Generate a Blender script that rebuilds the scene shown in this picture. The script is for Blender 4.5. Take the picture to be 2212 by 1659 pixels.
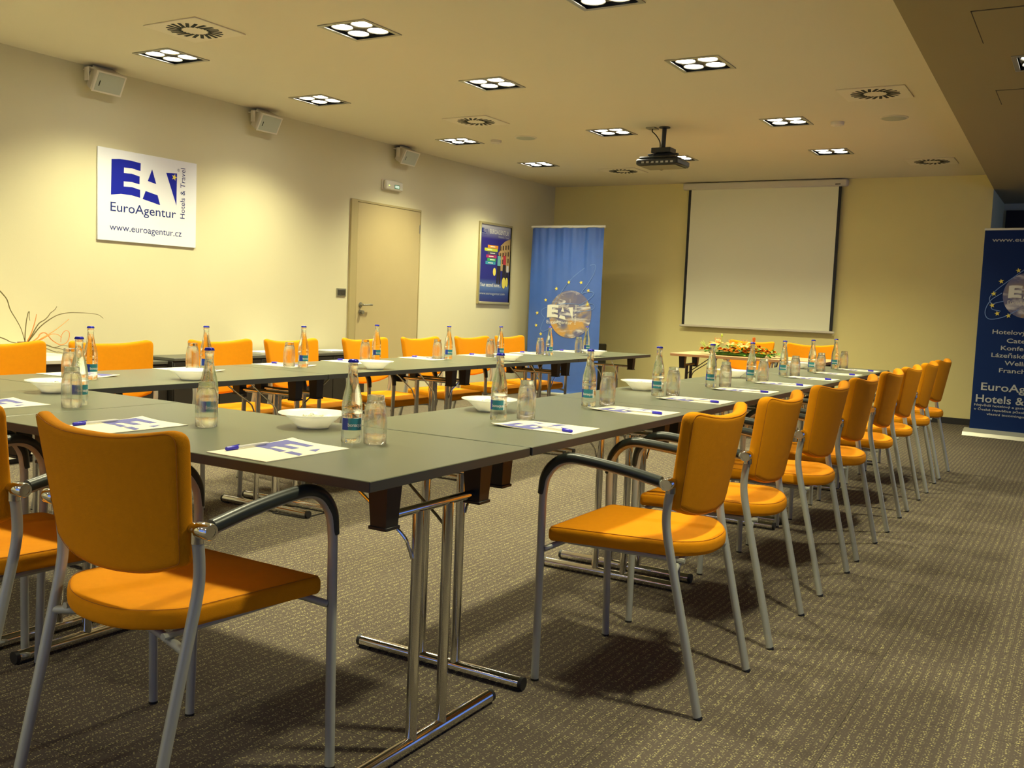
import bpy, math, random
from mathutils import Vector, Matrix
random.seed(7)
for o in list(bpy.data.objects): bpy.data.objects.remove(o)
S = bpy.context.scene
COL = S.collection
PI = math.pi

# ------------------------------------------------------------------ camera
cam_data = bpy.data.cameras.new('camera')
cam = bpy.data.objects.new('camera', cam_data); COL.objects.link(cam)
RT = (0.8565487, 0.5144189, 0.0412006); DN = (0.0781067, -0.0503088, -0.9956748); FW = (-0.5101212, 0.8560621, -0.0832715)
mw = Matrix(((RT[0], -DN[0], -FW[0], 0), (RT[1], -DN[1], -FW[1], 0), (RT[2], -DN[2], -FW[2], 1.14), (0, 0, 0, 1)))
cam.matrix_world = mw
cam_data.sensor_width = 36; cam_data.sensor_fit = 'HORIZONTAL'; cam_data.lens = 2088.06/2212*36
cam_data.clip_start = 0.02; cam_data.clip_end = 100
S.camera = cam
# ------------------------------------------------------------------ colour, world (blue dusk outside the windows)
S.view_settings.view_transform = 'Standard'; S.view_settings.look = 'None'
S.view_settings.gamma = 1; S.view_settings.use_curve_mapping = False
S.view_settings.exposure = 0.13
w = bpy.data.worlds.new('dusk'); S.world = w; w.use_nodes = True
bg = w.node_tree.nodes['Background']; bg.inputs[0].default_value = (0.20, 0.36, 1.0, 1); bg.inputs[1].default_value = .85
LAMP_COL = (1.0, 0.95, 0.58)
LAMP_W = 210.0          # one recessed four-lamp fitting
LAMP_EMIT = 22.0

# ------------------------------------------------------------------ room numbers
XL, YB, YR, XR, ZC, ZS = -6.44, 11.75, -2.5, 3.0, 2.74, 2.585
YD = 13.2; XE = -1.035

# ------------------------------------------------------------------ materials
def mat(name, col, rough=.6, metal=0, spec=.5, noise=None, bump=None, **k):
    m = bpy.data.materials.new(name); m.use_nodes = True
    nt = m.node_tree; b = nt.nodes['Principled BSDF']
    b.inputs['Base Color'].default_value = (*col, 1); b.inputs['Roughness'].default_value = rough
    b.inputs['Metallic'].default_value = metal; b.inputs['Specular IOR Level'].default_value = spec
    tc = None
    if noise or bump:
        tc = nt.nodes.new('ShaderNodeTexCoord')
    if noise:
        sc, amt = noise
        n = nt.nodes.new('ShaderNodeTexNoise'); n.inputs['Scale'].default_value = sc; n.inputs['Detail'].default_value = 4
        nt.links.new(tc.outputs['Object'], n.inputs['Vector'])
        mx = nt.nodes.new('ShaderNodeMix'); mx.data_type = 'RGBA'
        mx.inputs[6].default_value = (*[c*(1-amt) for c in col], 1); mx.inputs[7].default_value = (*[min(1, c*(1+amt)) for c in col], 1)
        nt.links.new(n.outputs['Fac'], mx.inputs[0]); nt.links.new(mx.outputs[2], b.inputs['Base Color'])
    if bump:
        sc, st = bump
        n = nt.nodes.new('ShaderNodeTexNoise'); n.inputs['Scale'].default_value = sc; n.inputs['Detail'].default_value = 3
        nt.links.new(tc.outputs['Object'], n.inputs['Vector'])
        bp = nt.nodes.new('ShaderNodeBump'); bp.inputs['Strength'].default_value = st; bp.inputs['Distance'].default_value = .002
        nt.links.new(n.outputs['Fac'], bp.inputs['Height']); nt.links.new(bp.outputs['Normal'], b.inputs['Normal'])
    for kk, v in k.items():
        b.inputs[kk.replace('_', ' ')].default_value = v
    return m
def emis(name, col, st):
    m = bpy.data.materials.new(name); m.use_nodes = True; nt = m.node_tree
    b = nt.nodes['Principled BSDF']; b.inputs['Base Color'].default_value = (*col, 1)
    b.inputs['Emission Color'].default_value = (*col, 1); b.inputs['Emission Strength'].default_value = st
    return m
def glassmat(name, col, ior=1.45, rough=0.0, thin=0.35):
    # glass that also lets light through to what stands behind it
    m = bpy.data.materials.new(name); m.use_nodes = True; nt = m.node_tree; nt.nodes.clear()
    o = nt.nodes.new('ShaderNodeOutputMaterial'); g = nt.nodes.new('ShaderNodeBsdfGlass'); t = nt.nodes.new('ShaderNodeBsdfTransparent')
    x = nt.nodes.new('ShaderNodeMixShader')
    g.inputs['Color'].default_value = (*col, 1); g.inputs['IOR'].default_value = ior; g.inputs['Roughness'].default_value = rough
    t.inputs['Color'].default_value = (*col, 1); x.inputs[0].default_value = thin
    nt.links.new(g.outputs[0], x.inputs[1]); nt.links.new(t.outputs[0], x.inputs[2]); nt.links.new(x.outputs[0], o.inputs[0])
    return m
M = {}
M['wall'] = mat('wall_paint', (.73, .68, .45), .75, spec=.2, noise=(3, .02), bump=(300, .25))
M['wall_back'] = mat('back_wall_paint', (.87, .76, .34), .75, spec=.2, noise=(3, .02), bump=(300, .25))
M['ceiling'] = mat('ceiling_paint', (.77, .70, .53), .85, spec=.1, noise=(2, .015), bump=(250, .2))
M['soffit'] = mat('soffit_paint_dimmed', (.38, .31, .16), .85, spec=.1, bump=(250, .2))  # colour lowered to hold the dim light on the right side
M['skirt'] = mat('dark_skirting', (.03, .028, .026), .5)
M['orange'] = mat('orange_wool', (.74, .272, .002), .85, spec=.15, noise=(60, .06), bump=(900, .5))
M['seam'] = mat('seam_thread', (.45, .15, .005), .9)
M['frame'] = mat('grey_lacquer', (.42, .42, .36), .38, metal=.25)
M['pad'] = mat('black_polyurethane', (.022, .028, .024), .35)
M['chrome'] = mat('chrome', (.75, .74, .72), .10, metal=1)
M['blackp'] = mat('black_plastic', (.012, .011, .011), .45)
M['table'] = mat('anthracite_laminate', (.115, .125, .075), .33, spec=.6, noise=(40, .05), bump=(500, .08))
M['tedge'] = mat('anthracite_edge', (.040, .040, .036), .45)
M['beech'] = mat('beech_laminate', (.62, .36, .17), .4, noise=(14, .08))
M['paper'] = mat('cream_card', (.80, .74, .58), .7, spec=.3)
M['print'] = mat('blue_print', (.10, .10, .36), .6)
M['blue'] = mat('logo_blue', (.010, .018, .40), .6, spec=.2)
M['darkblue'] = mat('text_blue', (.015, .03, .20), .6, spec=.2)
M['white'] = mat('white_board', (.90, .92, .99), .4)
M['whitep'] = mat('white_plastic', (.74, .68, .54), .5)
M['grille'] = mat('speaker_grille', (.50, .52, .40), .6, bump=(900, .8))
M['yellow'] = mat('yellow_star', (.85, .72, .12), .5)
M['penblue'] = mat('blue_pen_cap', (.03, .02, .55), .3)
M['penclear'] = mat('clear_pen', (.72, .70, .66), .25)
M['porc'] = mat('porcelain', (.95, .90, .78), .22, Subsurface_Weight=.8, Subsurface_Scale=.02, Subsurface_Radius=(1, .95, .85))
M['candy'] = mat('candy_wrap', (.72, .66, .48), .3, noise=(90, .5))
M['candyg'] = mat('green_candy_wrap', (.35, .45, .22), .3)
M['cap'] = mat('crown_cap', (.02, .025, .42), .25, metal=.4)
M['lblue'] = mat('label_blue', (.015, .05, .35), .35)
M['lteal'] = mat('label_teal', (.03, .22, .26), .35)
M['lwhite'] = mat('label_white', (.72, .78, .76), .4)
M['glass'] = glassmat('tumbler_glass', (.99, .995, .98), 1.45, thin=.3)
M['bottle'] = glassmat('bottle_glass', (.98, .995, .965), 1.33, thin=.32)
M['bgreen'] = glassmat('bottle_base_glass', (.62, .80, .42), 1.45, thin=.3)
M['door'] = mat('door_leaf', (.53, .43, .22), .5, noise=(5, .03))
M['doorframe'] = mat('door_frame', (.46, .38, .18), .5)
M['steel'] = mat('brushed_steel', (.38, .37, .30), .35, metal=.8)
M['dark'] = mat('dark_veneer', (.020, .016, .012), .45)
M['darktop'] = mat('dark_veneer_top', (.10, .10, .08), .4)
M['slat'] = mat('white_slats', (.78, .76, .66), .5)
M['alu'] = mat('aluminium', (.66, .66, .55), .35, metal=.6)
M['screen'] = mat('projection_cloth', (.92, .90, .66), .8, spec=.1)
M['screenb'] = mat('screen_border', (.012, .012, .014), .6)
M['banner'] = mat('blue_banner_cloth', (.045, .13, .50), .36, spec=1.0, noise=(6, .12))
M['banner2'] = mat('dark_blue_banner', (.003, .022, .12), .65, spec=.2)
M['bwhite'] = mat('banner_white', (.80, .79, .70), .5)
M['bgrey'] = mat('banner_grey', (.50, .52, .52), .5)
M['orbit'] = mat('orbit_blue', (.16, .28, .62), .5)
M['proj'] = mat('projector_black', (.020, .022, .020), .4)
M['leaf'] = mat('leaf_green', (.11, .34, .03), .5, noise=(30, .4))
M['leafl'] = mat('leaf_lime', (.45, .58, .05), .5)
M['lily'] = mat('lily_orange', (.95, .30, .06), .5, noise=(40, .15))
M['rose'] = mat('rose_orange', (.85, .26, .01), .6, noise=(60, .3))
M['twig'] = mat('dry_twig', (.16, .12, .04), .7)
M['twigo'] = mat('orange_twig', (.75, .27, .06), .7)
M['vase'] = mat('clay_vase', (.22, .12, .05), .5)
M['ventp'] = mat('vent_plate', (.80, .72, .55), .55)
M['slot'] = mat('vent_slot', (.012, .015, .010), .8)
M['tray'] = mat('lamp_tray', (.42, .40, .32), .35, metal=.5)
M['inside'] = mat('lamp_inside', (.03, .03, .025), .6)
M['lamp'] = emis('lamp_glow', (1, .97, .88), LAMP_EMIT)
M['led'] = emis('green_led', (.6, 1, .15), 2)
M['green'] = mat('exit_green', (.05, .28, .12), .5)
M['exitw'] = emis('exit_panel', (.75, 1, .85), .35)
M['diff'] = mat('clear_diffuser', (.80, .78, .64), .25)
M['gold'] = mat('poster_frame', (.60, .54, .30), .3, metal=.5)
M['pane'] = glassmat('window_glass', (.95, .97, 1), 1.02, thin=.9)

def carpet():
    m = bpy.data.materials.new('carpet'); m.use_nodes = True; nt = m.node_tree; N = nt.nodes; L = nt.links
    b = N['Principled BSDF']; b.inputs['Roughness'].default_value = .95; b.inputs['Specular IOR Level'].default_value = .1
    tc = N.new('ShaderNodeTexCoord'); sp = N.new('ShaderNodeSeparateXYZ'); L.new(tc.outputs['Object'], sp.inputs[0])
    def math_(op, a, b_=None, c=None):
        n = N.new('ShaderNodeMath'); n.operation = op
        for i, v in enumerate((a, b_, c)):
            if v is None: continue
            if isinstance(v, (int, float)): n.inputs[i].default_value = v
            else: L.new(v, n.inputs[i])
        return n.outputs[0]
    X, Y = sp.outputs[0], sp.outputs[1]
    wob = N.new('ShaderNodeTexNoise'); wob.inputs['Scale'].default_value = 5; L.new(tc.outputs['Object'], wob.inputs['Vector'])
    xx = math_('ADD', X, math_('MULTIPLY', wob.outputs['Fac'], .012))
    band = math_('SINE', math_('MULTIPLY', xx, 2*PI/.0285))
    band = math_('MULTIPLY_ADD', band, .5, .5)
    band = math_('POWER', band, .8)
    mp = N.new('ShaderNodeMapping'); mp.inputs['Scale'].default_value = (150, 240, 1); L.new(tc.outputs['Object'], mp.inputs[0])
    vo = N.new('ShaderNodeTexVoronoi'); vo.inputs['Scale'].default_value = 1; vo.inputs['Randomness'].default_value = .75
    L.new(mp.outputs[0], vo.inputs['Vector'])
    dot = math_('SUBTRACT', 1, math_('MULTIPLY', vo.outputs['Distance'], 2.1)); dot = math_('MAXIMUM', dot, 0)
    dot = math_('MINIMUM', math_('MULTIPLY', dot, 2.4), 1)
    vsep = N.new('ShaderNodeSeparateColor'); L.new(vo.outputs['Color'], vsep.inputs[0])
    on = math_('GREATER_THAN', vsep.outputs[0], .25)
    fac = math_('MULTIPLY', math_('MULTIPLY', dot, on), band)
    big = N.new('ShaderNodeTexNoise'); big.inputs['Scale'].default_value = 1.3; big.inputs['Detail'].default_value = 5; L.new(tc.outputs['Object'], big.inputs['Vector'])
    base = N.new('ShaderNodeMix'); base.data_type = 'RGBA'; base.inputs[6].default_value = (.092, .072, .060, 1); base.inputs[7].default_value = (.128, .104, .086, 1)
    L.new(big.outputs['Fac'], base.inputs[0])
    mx = N.new('ShaderNodeMix'); mx.data_type = 'RGBA'; L.new(fac, mx.inputs[0]); L.new(base.outputs[2], mx.inputs[6]); mx.inputs[7].default_value = (.58, .52, .24, 1)
    def seam(c, off):
        f = math_('FRACT', math_('MULTIPLY', math_('ADD', c, off), 2.0))
        return math_('LESS_THAN', f, .006)
    sm = math_('MAXIMUM', seam(X, .02), seam(Y, .09))
    mx2 = N.new('ShaderNodeMix'); mx2.data_type = 'RGBA'; L.new(math_('MULTIPLY', sm, .6), mx2.inputs[0]); L.new(mx.outputs[2], mx2.inputs[6]); mx2.inputs[7].default_value = (.03, .026, .022, 1)
    L.new(mx2.outputs[2], b.inputs['Base Color'])
    bp = N.new('ShaderNodeBump'); bp.inputs['Strength'].default_value = .6; bp.inputs['Distance'].default_value = .002
    L.new(fac, bp.inputs['Height']); L.new(bp.outputs['Normal'], b.inputs['Normal'])
    return m
M['carpet'] = carpet()
def globe_mat():
    m = bpy.data.materials.new('globe_print'); m.use_nodes = True; nt = m.node_tree; N = nt.nodes; L = nt.links
    b = N['Principled BSDF']; b.inputs['Roughness'].default_value = .5
    tc = N.new('ShaderNodeTexCoord')
    n1 = N.new('ShaderNodeTexNoise'); n1.inputs['Scale'].default_value = 3.2; n1.inputs['Detail'].default_value = 6; n1.inputs['Distortion'].default_value = .8
    L.new(tc.outputs['Object'], n1.inputs['Vector'])
    r = N.new('ShaderNodeValToRGB'); L.new(n1.outputs['Fac'], r.inputs[0])
    e = r.color_ramp.elements; e[0].position = .44; e[0].color = (.14, .14, .27, 1); e[1].position = .62; e[1].color = (.58, .33, .10, 1)
    x = e.new(.53); x.color = (.26, .22, .22, 1)
    mp = N.new('ShaderNodeMapping'); mp.inputs['Scale'].default_value = (4, 4, 11); L.new(tc.outputs['Object'], mp.inputs[0])
    n2 = N.new('ShaderNodeTexNoise'); n2.inputs['Scale'].default_value = 1; n2.inputs['Detail'].default_value = 6; n2.inputs['Distortion'].default_value = 1.5
    L.new(mp.outputs[0], n2.inputs['Vector'])
    r2 = N.new('ShaderNodeValToRGB'); L.new(n2.outputs['Fac'], r2.inputs[0]); r2.color_ramp.elements[0].position = .5; r2.color_ramp.elements[1].position = .68
    mx = N.new('ShaderNodeMix'); mx.data_type = 'RGBA'; L.new(r2.outputs[0], mx.inputs[0]); L.new(r.outputs[0], mx.inputs[6]); mx.inputs[7].default_value = (.66, .64, .66, 1)
    L.new(mx.outputs[2], b.inputs['Base Color'])
    return m
M['globe'] = globe_mat()

# ------------------------------------------------------------------ mesh helpers
class MB:
    def __init__(s): s.v = []; s.f = []; s.mi = []; s.m = 0
    def add(s, vs, fs):
        o = len(s.v); s.v += [tuple(p) for p in vs]; s.f += [tuple(i+o for i in f) for f in fs]; s.mi += [s.m]*len(fs); return s
    def box(s, x0, x1, y0, y1, z0, z1, T=None):
        vs = [Vector((x, y, z)) for x in (x0, x1) for y in (y0, y1) for z in (z0, z1)]
        if T: vs = [T @ v for v in vs]
        return s.add(vs, [(0, 1, 3, 2), (4, 6, 7, 5), (0, 4, 5, 1), (2, 3, 7, 6), (0, 2, 6, 4), (1, 5, 7, 3)])
    def bbox(s, x0, x1, y0, y1, z0, z1, b=.003, T=None):
        # box with chamfered edges
        cx, cy, cz = (x0+x1)/2, (y0+y1)/2, (z0+z1)/2; hx, hy, hz = (x1-x0)/2, (y1-y0)/2, (z1-z0)/2
        vs = []; idx = {}
        for sx in (-1, 1):
            for sy in (-1, 1):
                for sz in (-1, 1):
                    for a in range(3):
                        p = [hx-b, hy-b, hz-b]; p[a] += b
                        idx[(sx, sy, sz, a)] = len(vs); vs.append(Vector((cx+sx*p[0], cy+sy*p[1], cz+sz*p[2])))
        if T: vs = [T @ v for v in vs]
        fs = []
        for a in range(3):
            u, w_ = [(1, 2), (2, 0), (0, 1)][a]
            for sg in (-1, 1):
                q = []
                for su, sw in ((-1, -1), (1, -1), (1, 1), (-1, 1)):
                    k = [0, 0, 0]; k[a] = sg; k[u] = su; k[w_] = sw; q.append(idx[(*k, a)])
                fs.append(tuple(q if sg > 0 else q[::-1]))
        for a in range(3):  # edges parallel to axis a
            u, w_ = [(1, 2), (2, 0), (0, 1)][a]
            for su in (-1, 1):
                for sw in (-1, 1):
                    k0 = [0, 0, 0]; k0[a] = -1; k0[u] = su; k0[w_] = sw; k1 = list(k0); k1[a] = 1
                    fs.append((idx[(*k0, u)], idx[(*k0, w_)], idx[(*k1, w_)], idx[(*k1, u)]))
        for sx in (-1, 1):
            for sy in (-1, 1):
                for sz in (-1, 1): fs.append(tuple(idx[(sx, sy, sz, a)] for a in range(3)))
        return s.add(vs, fs)
    def tube(s, pts, r, n=12, cap=True, flat=None):
        pts = [Vector(p) for p in pts]; rr = r if isinstance(r, (list, tuple)) else [r]*len(pts)
        t0 = (pts[1]-pts[0]).normalized()
        up = Vector((0, 0, 1)) if abs(t0.z) < .9 else Vector((1, 0, 0))
        a = t0.cross(up).normalized(); b = t0.cross(a).normalized()
        vs = []; prev = t0
        for i, p in enumerate(pts):
            t = ((pts[i+1]-p).normalized() if i < len(pts)-1 else (p-pts[i-1]).normalized())
            if 0 < i < len(pts)-1: t = ((pts[i+1]-p).normalized()+(p-pts[i-1]).normalized()).normalized()
            q = prev.rotation_difference(t); a = q @ a; b = q @ b; prev = t
            for k in range(n):
                an = 2*PI*k/n; vs.append(p+(a*math.cos(an)+b*math.sin(an)*(flat or 1))*rr[i])
        fs = [(i*n+k, i*n+(k+1) % n, (i+1)*n+(k+1) % n, (i+1)*n+k) for i in range(len(pts)-1) for k in range(n)]
        if cap: fs += [tuple(range(n))[::-1], tuple((len(pts)-1)*n+k for k in range(n))]
        return s.add(vs, fs)
    def lathe(s, prof, n=32, c=(0, 0, 0), a0=0, a1=2*PI, T=None, cap=True):
        full = abs(a1-a0-2*PI) < 1e-6; m = n if full else n+1
        vs = []
        for r, z in prof:
            for k in range(m):
                an = a0+(a1-a0)*k/n; vs.append(Vector((c[0]+r*math.cos(an), c[1]+r*math.sin(an), c[2]+z)))
        if T: vs = [T @ v for v in vs]
        fs = []
        for i in range(len(prof)-1):
            for k in range(n):
                k2 = (k+1) % m
                fs.append((i*m+k, i*m+k2, (i+1)*m+k2, (i+1)*m+k))
        if full and cap:
            if prof[0][0] > 1e-6: fs.append(tuple(range(n))[::-1])
            if prof[-1][0] > 1e-6: fs.append(tuple((len(prof)-1)*m+k for k in range(n)))
        return s.add(vs, fs)
    def poly(s, pts, T=None):
        vs = [Vector(p) for p in pts]
        if T: vs = [T @ v for v in vs]
        return s.add(vs, [tuple(range(len(vs)))])
    def prism(s, pts2, f):
        # pts2 outline; f(x, y, k) -> 3D for k in (0, 1)
        n = len(pts2); vs = [f(x, y, k) for k in (0, 1) for x, y in pts2]
        return s.add(vs, [tuple(range(n))[::-1], tuple(range(n, 2*n))]+[(i, (i+1) % n, n+(i+1) % n, n+i) for i in range(n)])
    def mesh(s, name, mats, smooth=True, ang=40):
        me = bpy.data.meshes.new(name); me.from_pydata(s.v, [], s.f)
        for m in (mats if isinstance(mats, (list, tuple)) else [mats]): me.materials.append(m)
        me.polygons.foreach_set('material_index', s.mi)
        import bmesh
        bm = bmesh.new(); bm.from_mesh(me)
        bmesh.ops.remove_doubles(bm, verts=bm.verts, dist=1e-6)
        bmesh.ops.recalc_face_normals(bm, faces=bm.faces)
        if smooth:
            for f in bm.faces: f.smooth = True
            for e in bm.edges:
                if len(e.link_faces) == 2 and e.calc_face_angle(0) > math.radians(ang): e.smooth = False
        bm.to_mesh(me); bm.free()
        return me
    def build(s, name, mats, parent=None, smooth=True, ang=40, label=None):
        o = bpy.data.objects.new(name, s.mesh(name, mats, smooth, ang)); COL.objects.link(o)
        if parent: o.parent = parent
        if label: o['label'] = label
        return o
def root(name, label, cat, loc=(0, 0, 0), rz=0, group=None):
    o = bpy.data.objects.new(name, None); COL.objects.link(o); o.location = loc; o.rotation_euler = (0, 0, rz)
    o.empty_display_size = .05
    return tag(o, label, cat, group)
def tag(o, label, cat, group=None):
    o['label'] = label; o['category'] = cat
    if group: o['group'] = group
    return o
def struct(o): o['kind'] = 'structure'; return o
def dup(r, loc, rz, label, group=None):
    c = r.copy(); COL.objects.link(c); c.location = loc; c.rotation_euler = (0, 0, rz); c['label'] = label
    if group: c['group'] = group
    for ch in r.children:
        d = ch.copy(); COL.objects.link(d); d.parent = c
        for g in ch.children:
            e = g.copy(); COL.objects.link(e); e.parent = d
    return c
def spline(pts, sub=6):
    P = [Vector(p) for p in pts]; out = []
    for i in range(len(P)-1):
        p0 = P[i-1] if i else P[0]*2-P[1]; p1, p2 = P[i], P[i+1]; p3 = P[i+2] if i+2 < len(P) else P[-1]*2-P[-2]
        for k in range(sub):
            t = k/sub
            out.append(.5*((2*p1)+(p2-p0)*t+(2*p0-5*p1+4*p2-p3)*t*t+(3*p1-p0-3*p2+p3)*t**3))
    out.append(P[-1]); return out
def round_poly(pts, rad, n=5):
    out = []; m = len(pts)
    for i in range(m):
        p = Vector(pts[i]); a = Vector(pts[i-1]); b = Vector(pts[(i+1) % m]); r = rad[i] if isinstance(rad, list) else rad
        if r <= 0: out.append((p.x, p.y)); continue
        da = (a-p).normalized()*r; db = (b-p).normalized()*r
        for k in range(n+1):
            t = k/n; q = (p+da)*(1-t)**2+p*2*t*(1-t)+(p+db)*t*t; out.append((q.x, q.y))
    return out
def pillow(mb, outline, surf, T, r=.012, inner=(0, .35, .65, .88)):
    """solid cushion: outline in 2D, surf(x, y, depth) -> 3D, depth 0..T"""
    n = len(outline); cx = sum(p[0] for p in outline)/n; cy = sum(p[1] for p in outline)/n
    nrm = []
    for i in range(n):
        a = Vector(outline[i-1]); b = Vector(outline[(i+1) % n]); t = (b-a).normalized(); q = Vector((t.y, -t.x))
        if q.dot(Vector((outline[i][0]-cx, outline[i][1]-cy))) < 0: q = -q
        nrm.append(q)
    rings = []
    def ins(d, dep):
        rings.append([surf(outline[i][0]-nrm[i].x*d, outline[i][1]-nrm[i].y*d, dep) for i in range(n)])
    def sc(k, dep):
        rings.append([surf(cx+(outline[i][0]-nrm[i].x*r-cx)*k, cy+(outline[i][1]-nrm[i].y*r-cy)*k, dep) for i in range(n)])
    for k in inner[1:]: sc(k, 0)
    for a in range(0, 5):
        th = a/4*PI/2; ins(r-r*math.sin(th), r-r*math.cos(th))
    for a in range(0, 5):
        th = a/4*PI/2; ins(r-r*math.cos(th), T-r+r*math.sin(th))
    for k in inner[:0:-1]: sc(k, T)
    vs = [surf(cx, cy, 0)]+[p for rg in rings for p in rg]+[surf(cx, cy, T)]
    fs = [(0, 1+(i+1) % n, 1+i) for i in range(n)]
    for k in range(len(rings)-1):
        for i in range(n): fs.append((1+k*n+i, 1+k*n+(i+1) % n, 1+(k+1)*n+(i+1) % n, 1+(k+1)*n+i))
    L = len(vs)-1; o = 1+(len(rings)-1)*n
    fs += [(L, o+i, o+(i+1) % n) for i in range(n)]
    mb.add(vs, fs); return nrm
_txt = {}
def text_geo(s, bold=0.0, spacing=1.0):
    """flat text: list of verts (x, y) and faces, from the built-in font; x from 0, baseline 0, cap height about 0.7"""
    k = (s, bold, spacing)
    if k in _txt: return _txt[k]
    c = bpy.data.curves.new('t', 'FONT'); c.body = s; c.size = 1; c.offset = bold; c.space_character = spacing; c.resolution_u = 3
    o = bpy.data.objects.new('t', c)
    me = bpy.data.meshes.new_from_object(o)
    vs = [tuple(v.co[:2]) for v in me.vertices]; fs = [tuple(p.vertices) for p in me.polygons]
    bpy.data.objects.remove(o); bpy.data.curves.remove(c); bpy.data.meshes.remove(me)
    _txt[k] = (vs, fs); return vs, fs
def put_text(mb, s, x, y, width=None, height=None, f=None, align='L', bold=0.0, spacing=1.0, rot=0, taper=None):
    """writes s with its left baseline at (x, y); f(u, v) -> 3D"""
    vs, fs = text_geo(s, bold, spacing)
    x0 = min(v[0] for v in vs); x1 = max(v[0] for v in vs)
    sy = (height/.70) if height else width/(x1-x0)
    sx = (width/(x1-x0)) if width else sy
    wd = (x1-x0)*sx; off = {'L': 0, 'C': -wd/2, 'R': -wd}[align]
    out = []
    for a, b in vs:
        u = (a-x0)*sx+off; v = b*sy
        if rot: u, v = -v, u
        out.append(f(x+u, y+v))
    mb.add(out, fs); return wd
LOGO_E = [(.1164, .6095), (.1845, .6195), (.2818, .622), (.3771, .6143), (.3749, .5542), (.2964, .5649), (.2264, .5611), (.2254, .5198), (.2968, .5234), (.3681, .5115), (.3673, .4515), (.2974, .4606), (.2246, .4573), (.2249, .4184), (.2978, .4226), (.3735, .4103), (.3742, .3491), (.2984, .3596), (.2005, .3601), (.113, .344)]
LOGO_A = [(.4836, .5836), (.5235, .4734), (.4437, .4876)]
LOGO_T = [(.4242, .4079), (.538, .3873), (.5629, .3128), (.3974, .3433)]
LOGO_V = [(.6183, .5739), (.7242, .5832), (.7218, .3273)]
def star_pts(cx, cy, r, rot=0, inner=.42):
    return [(cx+r*(1 if k % 2 == 0 else inner)*math.cos(PI/2+rot+k*PI/5), cy+r*(1 if k % 2 == 0 else inner)*math.sin(PI/2+rot+k*PI/5)) for k in range(10)]
def logo(mb, ox, oy, k, f, text=True, tagline=True):
    """the E A V emblem; k scales the 0.92 m wide wall board"""
    for pl in (LOGO_E, LOGO_A, LOGO_T, LOGO_V):
        mb.poly([f(ox+x*k, oy+y*k) for x, y in pl])
    if text: put_text(mb, 'EuroAgentur', ox+.110*k, oy+.2235*k, width=.609*k, height=.072*k, f=f)
    if tagline: put_text(mb, 'Hotels & Travel', ox+.806*k, oy+.228*k, width=.404*k, height=.045*k, f=f, rot=1)

# ================================================================== ROOM
def q(name, m, *quads, smooth=False):
    mb = MB()
    for p in quads: mb.poly(p)
    return struct(mb.build(name, m, smooth=smooth))
mb = MB(); mb.box(XL-.1, XR+.1, YR-.1, YD+.1, -.1, 0); struct(mb.build('floor', M['carpet'], smooth=False))
DY0, DY1, DZ = 7.53, 8.69, 2.105
mb = MB(); mb.box(XL-.15, XL, YR-.1, DY0, 0, ZC+.1); mb.box(XL-.15, XL, DY1, YB+.1, 0, ZC+.1); mb.box(XL-.15, XL, DY0, DY1, DZ, ZC+.1)
struct(mb.build('wall_left', M['wall'], smooth=False))
mb = MB(); mb.box(XL, XE, YB, YB+.1, 0, ZC+.1); mb.box(XE-.12, XE, YB+.1, YD, 0, ZC+.1); struct(mb.build('wall_back', M['wall_back'], smooth=False))
mb = MB(); mb.box(XE-.12, XR, YD, YD+.1, 0, ZC+.1); struct(mb.build('wall_recess', M['wall'], smooth=False))
# right and rear walls with window openings (outside the frame, added to let the dusk light in)
W1 = [(6.6, 9.2), (9.7, 12.6)]; WZ = (.25, 2.4)
mb = MB(); prev = YR
for a, b in [(-1.5, 2.0)]+W1:
    mb.box(XR, XR+.15, prev, a, 0, ZC+.1); mb.box(XR, XR+.15, a, b, 0, WZ[0]); mb.box(XR, XR+.15, a, b, WZ[1], ZC+.1); prev = b
mb.box(XR, XR+.15, prev, YD+.1, 0, ZC+.1); struct(mb.build('wall_right', M['wall'], smooth=False))
RW = [(-5.6, -3.2), (-2.8, -.4)]
mb = MB(); prev = XL
for a, b in RW:
    mb.box(prev, a, YR-.15, YR, 0, ZC+.1); mb.box(a, b, YR-.15, YR, 0, .5); mb.box(a, b, YR-.15, YR, 2.3, ZC+.1); prev = b
mb.box(prev, XR+.1, YR-.15, YR, 0, ZC+.1); struct(mb.build('wall_rear', M['wall'], smooth=False))
wi = 0
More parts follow.
